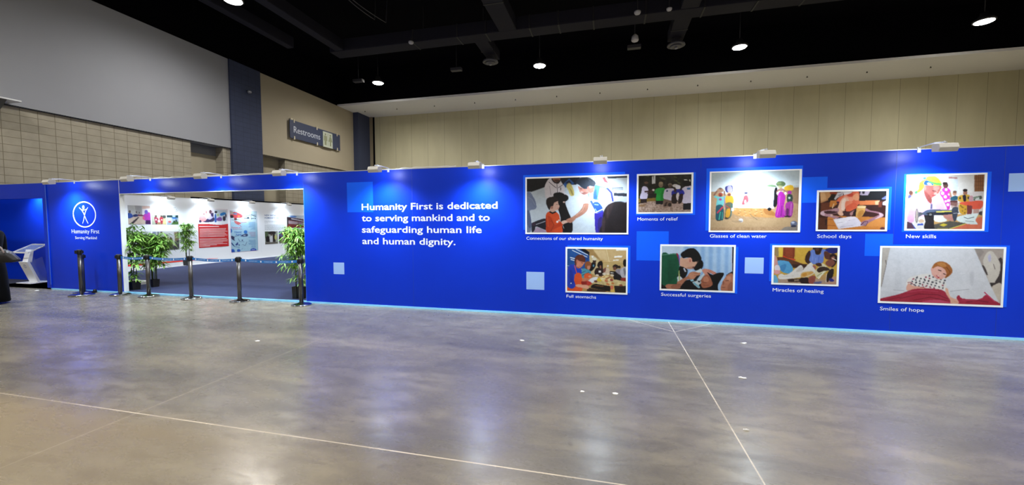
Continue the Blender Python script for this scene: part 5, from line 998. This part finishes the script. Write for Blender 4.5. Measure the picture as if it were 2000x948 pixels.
a.S((222, 214, 180), (890, 390), (950, 400), (1030, 470), (1100, 460), (1080, 500), (1000, 510), (940, 560), (860, 640), (800, 600), (780, 520), (830, 470)).S((56, 38, 30), (820, 490), (900, 440), (1010, 460), (1030, 500), (940, 510), (860, 540)).L((130, 150, 90), 10, (830, 600), (880, 560), (950, 550)).L((250, 246, 226), 12, (850, 640), (940, 530)).P((190, 150, 96), (900, 590), (970, 560), (970, 670), (880, 660)).S((70, 40, 34), (800, 390), (880, 380), (900, 430), (830, 430)).S((32, 22, 26), (1030, 500), (1100, 480), (1090, 600), (1050, 640), (1000, 700), (980, 620)).S((36, 40, 130), (1030, 640), (1080, 640), (1115, 680), (1050, 690)).L((236, 226, 220), 8, (985, 560), (975, 700))
a.S((40, 22, 22), (540, 640), (660, 620), (720, 720), (560, 720)).S((150, 80, 68), (690, 620), (780, 590), (800, 640), (770, 725), (690, 715)).S((96, 96, 140), (780, 700), (900, 690), (880, 725), (780, 725)).P((60, 40, 34), (330, 650), (540, 640), (540, 700), (340, 700)).P((150, 130, 110), (440, 660), (520, 655), (520, 680), (440, 690))
a.S((84, 158, 206), (150, 345), (300, 345), (360, 370), (420, 480), (370, 560), (240, 530), (200, 480)).S((56, 120, 176), (200, 440), (300, 400), (280, 500), (240, 520), a=.7).S((104, 176, 220), (90, 600), (130, 590), (165, 660), (160, 720), (90, 720)).S((206, 150, 146), (95, 250), (140, 290), (170, 420), (190, 470), (130, 470), (95, 380)).S((226, 216, 226), (110, 430), (180, 420), (200, 500), (120, 520)).E((226, 160, 160), 150, 535, 56, 36)
a.S((226, 220, 214), (175, 590), (230, 560), (270, 580), (350, 560), (440, 490), (540, 415), (580, 440), (600, 470), (700, 380), (740, 385), (790, 490), (770, 560), (640, 620), (560, 620), (420, 640), (200, 655)).S((196, 186, 178), (470, 530), (540, 450), (590, 450), (580, 510), a=.7, soft=2).L((60, 44, 40), 7, (590, 490), (605, 470)).S((212, 160, 78), (560, 560), (620, 530), (740, 520), (760, 550), (640, 610), (560, 620), a=.9, soft=3).S((196, 130, 40), (585, 565), (650, 545), (640, 595), (590, 600), a=.8, soft=2).L((150, 140, 134), 4, (230, 610), (420, 600), a=.6).S((160, 92, 84), (745, 420), (800, 430), (800, 480), (780, 470))
print_thing('photo print of a patient with white bandaged legs', (2.298, 3.138, 0.633, 1.204), (2.325, 3.111, 0.6575, 1.1775), (2.269, 3.127, 0.677, 1.226), a)

# smiling toddler
a = Art([(107, 92), (1605, 98), (1575, 800), (90, 748)], 260, 128, (214, 216, 224))
a.P((196, 188, 180), (90, 88), (205, 90), (160, 300), (95, 590)).L((96, 86, 84), 12, (150, 250), (160, 300), (125, 470), (105, 570), a=.8, soft=1).P((178, 166, 158), (1235, 95), (1610, 95), (1600, 800), (1540, 800), (1470, 610), (1330, 300)).P((150, 140, 136), (1240, 98), (1330, 98), (1360, 140), (1300, 230), a=.7, soft=2)
a.S((214, 206, 196), (1350, 250), (1420, 130), (1490, 160), (1560, 290), (1550, 420), (1500, 510), (1440, 520), (1400, 430)).S((190, 190, 226), (1410, 190), (1440, 165), (1450, 240), (1420, 260), a=.8).L((120, 110, 110), 9, (1480, 290), (1500, 350)).S((62, 54, 56), (1540, 230), (1590, 230), (1585, 540), (1500, 525), (1550, 430), (1570, 300)).S((60, 52, 52), (1440, 520), (1540, 525), (1590, 540), (1500, 545), (1470, 575)).S((206, 194, 180), (1465, 600), (1500, 545), (1580, 530), (1580, 700), (1540, 760)).S((70, 62, 62), (1335, 310), (1370, 320), (1410, 420), (1380, 400))
a.P((222, 224, 232), (205, 92), (1235, 96), (1450, 560), (1575, 800), (95, 620), soft=2).P((204, 206, 216), (300, 130), (260, 600), (360, 620), (330, 300), a=.35, soft=6).P((228, 228, 234), (700, 110), (1220, 110), (1330, 500), (900, 300), a=.4, soft=6)
a.L((180, 180, 188), 6, (250, 612), (380, 620)).L((176, 176, 186), 7, (950, 628), (1180, 600)).S((196, 196, 206), (1190, 400), (1240, 390), (1230, 550), (1200, 540), a=.5, soft=4).L((240, 240, 246), 6, (1060, 410), (1120, 405)).S((200, 200, 208), (410, 480), (560, 420), (700, 420), (640, 460), (440, 560), a=.4, soft=5)
a.S((236, 232, 228), (410, 500), (500, 440), (680, 410), (720, 440), (780, 480), (860, 480), (900, 560), (870, 620), (700, 640), (560, 590), (440, 610))
for k in range(46):
    x = 440+(k*83) % 450; y = 430+(k*59) % 170
    if y > 430+abs(660-x)*.22: a.E(((52, 52, 64), (86, 84, 96), (150, 70, 90))[k % 3], x, y, 13 if k % 4 else 17, 9, (k*40) % 180)
a.S((228, 170, 150), (415, 560), (440, 530), (490, 560), (620, 575), (640, 590), (540, 610), (420, 620)).L((150, 60, 70), 8, (425, 520), (460, 515), (500, 550)).L((170, 50, 70), 7, (580, 580), (625, 578))
a.S((168, 44, 68), (92, 720), (300, 670), (440, 620), (540, 595), (800, 600), (900, 650), (960, 720), (1000, 785), (600, 770), (92, 748)).L((126, 26, 48), 9, (330, 720), (560, 660), (800, 670), (920, 720)).L((200, 76, 104), 9, (420, 640), (600, 615), (800, 630), a=.8).L((120, 24, 44), 8, (500, 740), (700, 700), (900, 740)).S((206, 80, 116), (600, 765), (720, 735), (860, 740), (960, 780), a=.8).L((126, 26, 48), 7, (150, 735), (350, 700))
a.S((172, 40, 68), (1030, 700), (1060, 675), (1100, 715), (1300, 725), (1360, 690), (1400, 670), (1460, 720), (1570, 800), (1060, 790), (1040, 740)).L((206, 70, 106), 14, (1375, 640), (1420, 680), (1500, 750)).L((120, 24, 46), 9, (1150, 760), (1300, 740), (1420, 760)).L((200, 76, 104), 8, (1100, 735), (1250, 745), (1350, 710), a=.7)
a.S((232, 180, 156), (890, 590), (920, 600), (950, 690), (1040, 730), (1050, 780), (960, 775), (950, 735), (900, 660)).L((206, 140, 120), 5, (1000, 750), (1045, 765)).L((250, 220, 200), 7, (930, 640), (950, 700), a=.6)
a.S((234, 180, 166), (715, 360), (740, 320), (840, 290), (930, 380), (900, 440), (830, 480), (770, 465), (720, 420)).S((222, 150, 140), (750, 420), (800, 460), (850, 470), (800, 480), (750, 450), a=.5, soft=2).S((166, 100, 50), (716, 350), (750, 285), (830, 258), (920, 290), (970, 360), (960, 410), (880, 470), (900, 410), (870, 350), (800, 320), (760, 330)).S((206, 142, 80), (780, 280), (850, 270), (900, 310), (860, 330), (810, 310), a=.8).L((120, 66, 30), 8, (900, 330), (945, 390), (900, 450)).E((234, 170, 158), 718, 358, 12, 22)
a.L((52, 36, 40), 10, (800, 365), (832, 375)).L((52, 36, 40), 10, (862, 410), (885, 418)).S((170, 40, 66), (775, 430), (800, 440), (815, 460), (790, 455)).E((250, 246, 246), 795, 440, 12, 5, 25).E((240, 190, 176), 822, 412, 15, 12).L((210, 210, 200), 6, (730, 490), (780, 505), (820, 500))
print_thing('large photo print of a smiling toddler lying under a crimson blanket', (3.612, 4.98, 0.4205, 1.209), (3.637, 4.953, 0.4475, 1.186), (3.632, 5.018, 0.425, 1.23), a)

# ================================================================ prints on the white wall inside
def inner_print(label, y0, y1, z0, z1, art, name='photo_print', cat='photo print', group='photo prints on the white wall', border=None, extra=None):
    t = thing(name, label, cat, (XW, y0, z0), group)
    bm = NB(); box(bm, 0, 0.004, -0.006 if border else 0, y1-y0+(0.006 if border else 0), -0.006 if border else 0, z1-z0+(0.006 if border else 0)); obj('backing', bm, border or PAPER, t)
    art.build('picture', t, lambda u, v: np.stack([np.full_like(u, 0.005), (y1-y0)*u, (z1-z0)*(1-v)], -1))
    return t
a = Art([(0, 0), (350, 0), (350, 300), (0, 300)], 60, 52, (206, 208, 210))
a.P((176, 176, 180), (110, 0), (215, 8), (215, 150), (130, 150)).P((232, 196, 186), (220, 10), (350, 0), (350, 60), (225, 60)).P((244, 244, 250), (222, 55), (350, 40), (350, 150), (222, 150)).P((216, 196, 180), (0, 190), (120, 165), (260, 175), (260, 300), (0, 300)).P((46, 40, 52), (10, 300), (150, 185), (175, 185), (60, 300)).S((50, 84, 170), (0, 130), (30, 120), (60, 140), (75, 180), (0, 205)).E((96, 80, 76), 32, 100, 15, 22).S((40, 52, 110), (80, 150), (130, 140), (160, 165), (90, 180)).E((90, 76, 76), 132, 105, 9, 16).E((80, 60, 70), 176, 115, 7, 14).P((120, 50, 80), (150, 140), (250, 150), (250, 165), (160, 165)).S((186, 60, 180), (240, 150), (290, 110), (350, 120), (350, 300), (270, 240), (240, 220)).E((110, 96, 196), 285, 100, 26, 34).P((70, 30, 90), (270, 230), (350, 230), (350, 300), (262, 300)).E((226, 90, 140), 240, 195, 20, 26)
inner_print('photo print of a meeting around a table on the white wall', 9.84, 10.51, 1.52, 2.16, a)
a = Art([(0, 0), (220, 0), (220, 145), (0, 145)], 42, 28, (198, 206, 182))
a.E((90, 80, 70), 60, 15, 16, 20).E((80, 60, 50), 145, 15, 16, 20).E((70, 70, 66), 190, 20, 30, 30).S((166, 40, 76), (35, 40), (75, 35), (100, 70), (90, 130), (55, 130)).S((180, 40, 60), (120, 40), (165, 35), (175, 90), (150, 140), (115, 130)).E((250, 240, 244), 105, 92, 22, 20).E((236, 220, 214), 60, 70, 14, 12).E((236, 220, 214), 150, 72, 14, 10).S((180, 150, 110), (80, 115), (130, 112), (135, 145), (75, 145)).S((222, 206, 150), (175, 60), (220, 60), (220, 145), (170, 145)).P((40, 30, 40), (50, 125), (75, 125), (75, 145), (55, 145))
inner_print('small photo print of people in red shirts on the white wall', 10.555, 11.01, 1.515, 1.845, a)
a = Art([(0, 0), (180, 0), (180, 142), (0, 142)], 36, 28, (170, 186, 206))
a.P((40, 66, 70), (0, 0), (180, 0), (180, 40), (0, 34)).P((196, 222, 240), (85, 5), (140, 5), (130, 30), (90, 30)).P((40, 110, 190), (80, 36), (160, 36), (150, 56), (85, 56)).P((206, 216, 230), (10, 40), (70, 40), (85, 110), (10, 110)).E((206, 96, 96), 40, 100, 26, 14).P((84, 124, 62), (60, 142), (100, 95), (180, 95), (180, 142)).S((30, 60, 40), (95, 105), (115, 80), (130, 110)).S((30, 50, 60), (130, 90), (145, 60), (155, 95))
inner_print('small photo print of tents on grass on the white wall', 11.035, 11.43, 1.51, 1.855, a)
a = Art([(535, 570), (940, 572), (943, 842), (535, 855)], 64, 46, (226, 226, 230))
a.P((150, 160, 190), (545, 575), (590, 575), (600, 690), (560, 690)).P((120, 120, 140), (610, 575), (640, 575), (640, 660), (615, 660)).P((96, 66, 80), (660, 575), (690, 575), (688, 600), (662, 600)).P((110, 110, 84), (650, 660), (730, 640), (780, 700), (740, 790), (650, 790), soft=2).P((150, 126, 100), (870, 590), (942, 580), (942, 700), (880, 740)).P((60, 46, 50), (918, 590), (942, 590), (942, 670), (920, 670)).P((80, 76, 84), (600, 790), (740, 780), (942, 700), (943, 850), (560, 852)).P((216, 214, 216), (830, 740), (870, 730), (890, 780), (850, 790)).S((70, 66, 40), (790, 700), (820, 660), (845, 720), (825, 810), (800, 810)).E((90, 66, 50), 817, 675, 10, 14).E((120, 110, 60), 770, 700, 18, 40)
inner_print('photo print of a village street behind the bamboo on the white wall', 10.54, 11.42, 0.60, 1.27, a)
# red poster
a = Art([(60, 78), (680, 100), (697, 853), (92, 888)], 110, 136, (240, 240, 246))
a.P((218, 44, 48), (60, 405), (250, 400), (380, 412), (480, 422), (580, 416), (690, 400), (710, 890), (60, 895))
a.L((250, 236, 236), 14, (95, 453), (495, 453)); yy = [500, 525, 552, 578, 604, 630, 656, 702, 726, 752, 778, 804, 828, 852]; ln_ = [640, 630, 670, 615, 640, 670, 610, 650, 672, 668, 575, 662, 450, 310]
for y, l in zip(yy, ln_): a.L((250, 222, 224), 11, (106, y+6), (l, y-2))
a.P((226, 206, 214), (82, 105), (390, 120), (390, 350), (88, 372)).S((60, 52, 90), (180, 360), (250, 300), (390, 260), (390, 350)).S((236, 150, 150), (95, 250), (200, 230), (240, 320), (120, 350)).E((236, 236, 240), 150, 170, 50, 40).E((150, 90, 90), 240, 155, 16, 34).E((90, 60, 70), 325, 150, 28, 40).S((190, 180, 220), (240, 230), (330, 200), (380, 260), (300, 310)).E((120, 40, 50), 190, 195, 24, 14).P((50, 40, 80), (330, 180), (390, 170), (390, 260), (345, 240)).E((70, 50, 90), 115, 345, 26, 26)
a.P((200, 212, 226), (410, 110), (662, 120), (660, 338), (412, 352)).S((40, 130, 206), (530, 190), (600, 160), (650, 180), (600, 220), (540, 230)).E((30, 30, 44), 440, 155, 28, 22).S((44, 90, 170), (412, 220), (440, 200), (450, 350), (412, 350)).E((170, 200, 150), 480, 215, 28, 26).S((126, 80, 150), (450, 290), (540, 260), (560, 330), (470, 335)).E((52, 46, 66), 610, 290, 30, 50).E((60, 50, 80), 645, 230, 14, 40)
inner_print('red text poster with two photos on the white wall', 12.155, 13.40, 0.60, 2.13, a, 'poster', 'poster', 'posters on the white wall', border=mat('poster_red_edge', (190, 120, 130), 0.5))
# pale blue poster
a = Art([(42, 115), (540, 110), (555, 848), (60, 882)], 110, 150, (176, 216, 238))
a.P((214, 234, 244), (40, 100), (545, 100), (545, 330), (40, 330), a=.7, soft=5).S((206, 70, 78), (45, 180), (110, 140), (180, 150), (265, 190), (255, 235), (180, 245), (120, 250), (45, 220)).P((190, 170, 160), (45, 130), (90, 128), (110, 180), (45, 190)).P((110, 130, 170), (105, 160), (165, 155), (175, 185), (110, 188)).E((40, 30, 36), 75, 225, 28, 28).E((120, 60, 60), 140, 268, 26, 24).E((226, 150, 70), 200, 215, 22, 14).L((70, 60, 70), 6, (70, 285), (130, 290), (200, 275)).S((216, 120, 120), (120, 300), (200, 320), (240, 350), (180, 370), (130, 340)).L((196, 60, 80), 7, (160, 350), (250, 330), (340, 322)).L((180, 60, 80), 6, (180, 370), (230, 385), (245, 415)).L((150, 40, 50), 6, (190, 130), (320, 115), a=.7).L((120, 130, 150), 5, (240, 200), (270, 175))
a.L((66, 72, 90), 9, (320, 215), (410, 185)).L((56, 62, 80), 12, (430, 180), (518, 205)).L((90, 96, 120), 5, (430, 160), (520, 180)).L((40, 44, 60), 10, (300, 250), (345, 245)).S((30, 34, 50), (345, 250), (375, 220), (395, 250)).L((44, 48, 66), 11, (430, 248), (480, 245)).E((40, 44, 60), 505, 245, 10, 12).L((60, 66, 90), 5, (425, 190), (440, 270))
for k, (y, x0) in enumerate([(318, 375), (336, 385), (355, 380), (374, 400), (393, 385), (412, 380), (432, 440), (450, 420), (508, 372), (526, 390), (545, 395), (564, 420), (582, 415), (602, 380), (660, 385), (678, 380), (696, 410), (716, 375), (734, 380), (754, 430), (774, 430), (794, 430)]): a.L(((80, 130, 190), (176, 120, 160))[1 if 8 <= k <= 12 else 0], 7, (x0, y), (505, y), a=.8)
a.L((196, 70, 96), 5, (90, 458), (255, 452)).E((46, 110, 190), 50, 487, 26, 40).E((60, 130, 210), 322, 505, 34, 32).S((56, 76, 120), (235, 575), (290, 545), (355, 540), (352, 585), (250, 588)).E((210, 220, 236), 300, 568, 22, 10).S((56, 60, 96), (58, 580), (115, 600), (110, 640), (130, 670), (70, 640)).L((70, 80, 110), 7, (120, 590), (200, 570)).L((60, 90, 140), 7, (185, 630), (215, 685)).E((70, 90, 130), 260, 660, 12, 14).L((80, 100, 140), 5, (228, 686), (290, 688)).S((40, 70, 130), (60, 700), (100, 740), (115, 775), (70, 740)).L((60, 90, 130), 7, (110, 775), (205, 792)).S((50, 70, 140), (135, 740), (175, 695), (178, 740), (150, 755)).L((90, 100, 140), 6, (260, 735), (310, 760), (345, 690)).E((60, 80, 130), 200, 748, 10, 14).E((36, 90, 190), 80, 870, 40, 50).E((40, 96, 196), 190, 850, 30, 26).E((36, 80, 186), 465, 850, 58, 42).L((216, 226, 240), 8, (435, 835), (490, 832)).L((90, 120, 180), 6, (245, 830), (262, 812))
bp_ = inner_print('pale blue disaster relief poster with a red truck on the white wall', 13.51, 14.83, 0.325, 2.09, a, 'poster', 'poster', 'posters on the white wall', border=mat('poster_pink_edge', (196, 130, 170), 0.5))
RT, BT = mat('red_ink', (190, 66, 92), 0.5), mat('blue_ink', (44, 92, 160), 0.5)
def pl(y, z): return lambda u, v, n: (0.0052+n, y+u, z+v)
text_mesh('lettering', 'Future of', RT, bp_, 0.42, 0.065, pl(0.05, 1.02), bold=0.01, depth=0.001)
text_mesh('lettering', 'Disaster', BT, bp_, 0.36, 0.075, pl(0.17, 0.82), bold=0.02, depth=0.001)
text_mesh('lettering', 'Relief', BT, bp_, 0.26, 0.07, pl(0.24, 0.71), bold=0.02, depth=0.001)
# heading, text rows
HEADT = mat('slate_blue_ink', (62, 92, 140), 0.5); ROWT = mat('grey_ink', (130, 140, 150), 0.5)
def wl_(y, z): return lambda u, v, n: (XW+n, y+u, z+v)
text_mesh('lettering', 'NEW INITIATIVES FOR', HEADT, ww, 1.2, 0.075, wl_(15.24, 1.885), bold=0.012, depth=0.002)
text_mesh('lettering', 'HUMANITY FIRST USA', HEADT, ww, 1.2, 0.075, wl_(15.24, 1.765), bold=0.012, depth=0.002)
def rows_(y0, rows):
    bm = NB(); rnd = random.Random(int(y0*10))
    for z, y1 in rows:
        y = y0
        while y < y1-0.03:
            l = min(rnd.uniform(0.05, 0.16), y1-y); box(bm, XW, XW+0.0015, y, y+l, z-0.007, z+0.007); y += l+0.02
    obj('text_rows', bm, ROWT, ww)
rows_(10.555, [(2.12, 11.36), (2.07, 11.40), (2.015, 11.42), (1.965, 11.38), (1.915, 10.95)])
rows_(10.09, [(1.265, 10.5), (1.215, 10.48), (1.165, 10.49), (1.115, 10.4)])
rows_(15.23, [(1.655, 16.3), (1.61, 16.3), (1.56, 15.45), (1.47, 16.38), (1.43, 16.42), (1.39, 16.42), (1.35, 16.40), (1.31, 16.4), (1.27, 16.42), (1.235, 16.2)])
a = Art([(0, 0), (200, 0), (200, 195), (0, 195)], 44, 42, (170, 176, 168))
a.P((90, 110, 80), (0, 0), (60, 0), (50, 90), (0, 100)).E((40, 34, 40), 110, 25, 60, 26).S((22, 20, 26), (15, 90), (50, 70), (70, 110), (60, 180), (20, 170)).S((226, 226, 232), (70, 90), (110, 70), (125, 110), (110, 160), (80, 160)).S((44, 36, 40), (120, 60), (150, 50), (160, 170), (125, 175)).E((206, 206, 130), 165, 95, 20, 36).E((90, 70, 60), 100, 50, 12, 16).P((140, 136, 128), (0, 160), (200, 165), (200, 195), (0, 195)).L((60, 56, 56), 8, (10, 180), (190, 175))
inner_print('small photo print of people standing outdoors on the white wall', 15.22, 15.96, 0.565, 1.17, a)
a = Art([(0, 0), (160, 0), (160, 180), (0, 180)], 36, 40, (120, 110, 130))
a.P((90, 90, 150), (0, 0), (70, 0), (60, 80), (0, 90)).E((196, 36, 60), 120, 60, 32, 50).E((150, 120, 60), 55, 40, 16, 20).S((52, 44, 56), (70, 20), (90, 10), (95, 100), (70, 100)).E((226, 196, 206), 60, 120, 34, 26).P((110, 84, 76), (20, 140), (160, 120), (160, 180), (20, 180)).E((40, 34, 40), 15, 110, 20, 40)
inner_print('small photo print with a red figure half hidden by bamboo on the white wall', 16.02, 16.66, 0.575, 1.16, a)
a = Art([(0, 0), (262, 0), (262, 190), (0, 190)], 56, 40, (110, 60, 66))
a.P((206, 220, 236), (0, 0), (262, 0), (262, 60), (0, 26)).E((96, 140, 210), 100, 22, 50, 14).P((44, 30, 50), (20, 30), (262, 72), (262, 100), (20, 70)).P((226, 220, 232), (66, 44), (262, 84), (262, 96), (66, 60)).P((170, 150, 160), (20, 80), (170, 100), (160, 140), (20, 130)).P((140, 116, 140), (175, 100), (262, 110), (262, 160), (175, 145)).P((126, 50, 50), (0, 130), (262, 160), (262, 190), (0, 190)).P((60, 50, 50), (0, 30), (25, 34), (22, 150), (0, 150))
inner_print('photo print of a shop front beyond the bamboo on the white wall', 16.54, 17.67, 1.32, 1.95, a)
a = Art([(0, 0), (262, 0), (262, 190), (0, 190)], 40, 30, (170, 180, 190))
a.E((96, 130, 90), 40, 120, 50, 60).S((40, 44, 60), (215, 20), (235, 20), (230, 150), (215, 150)).E((40, 40, 50), 150, 90, 26, 60)
inner_print('lowest photo print hidden behind the bamboo at the right jamb', 16.70, 17.67, 0.62, 1.28, a)
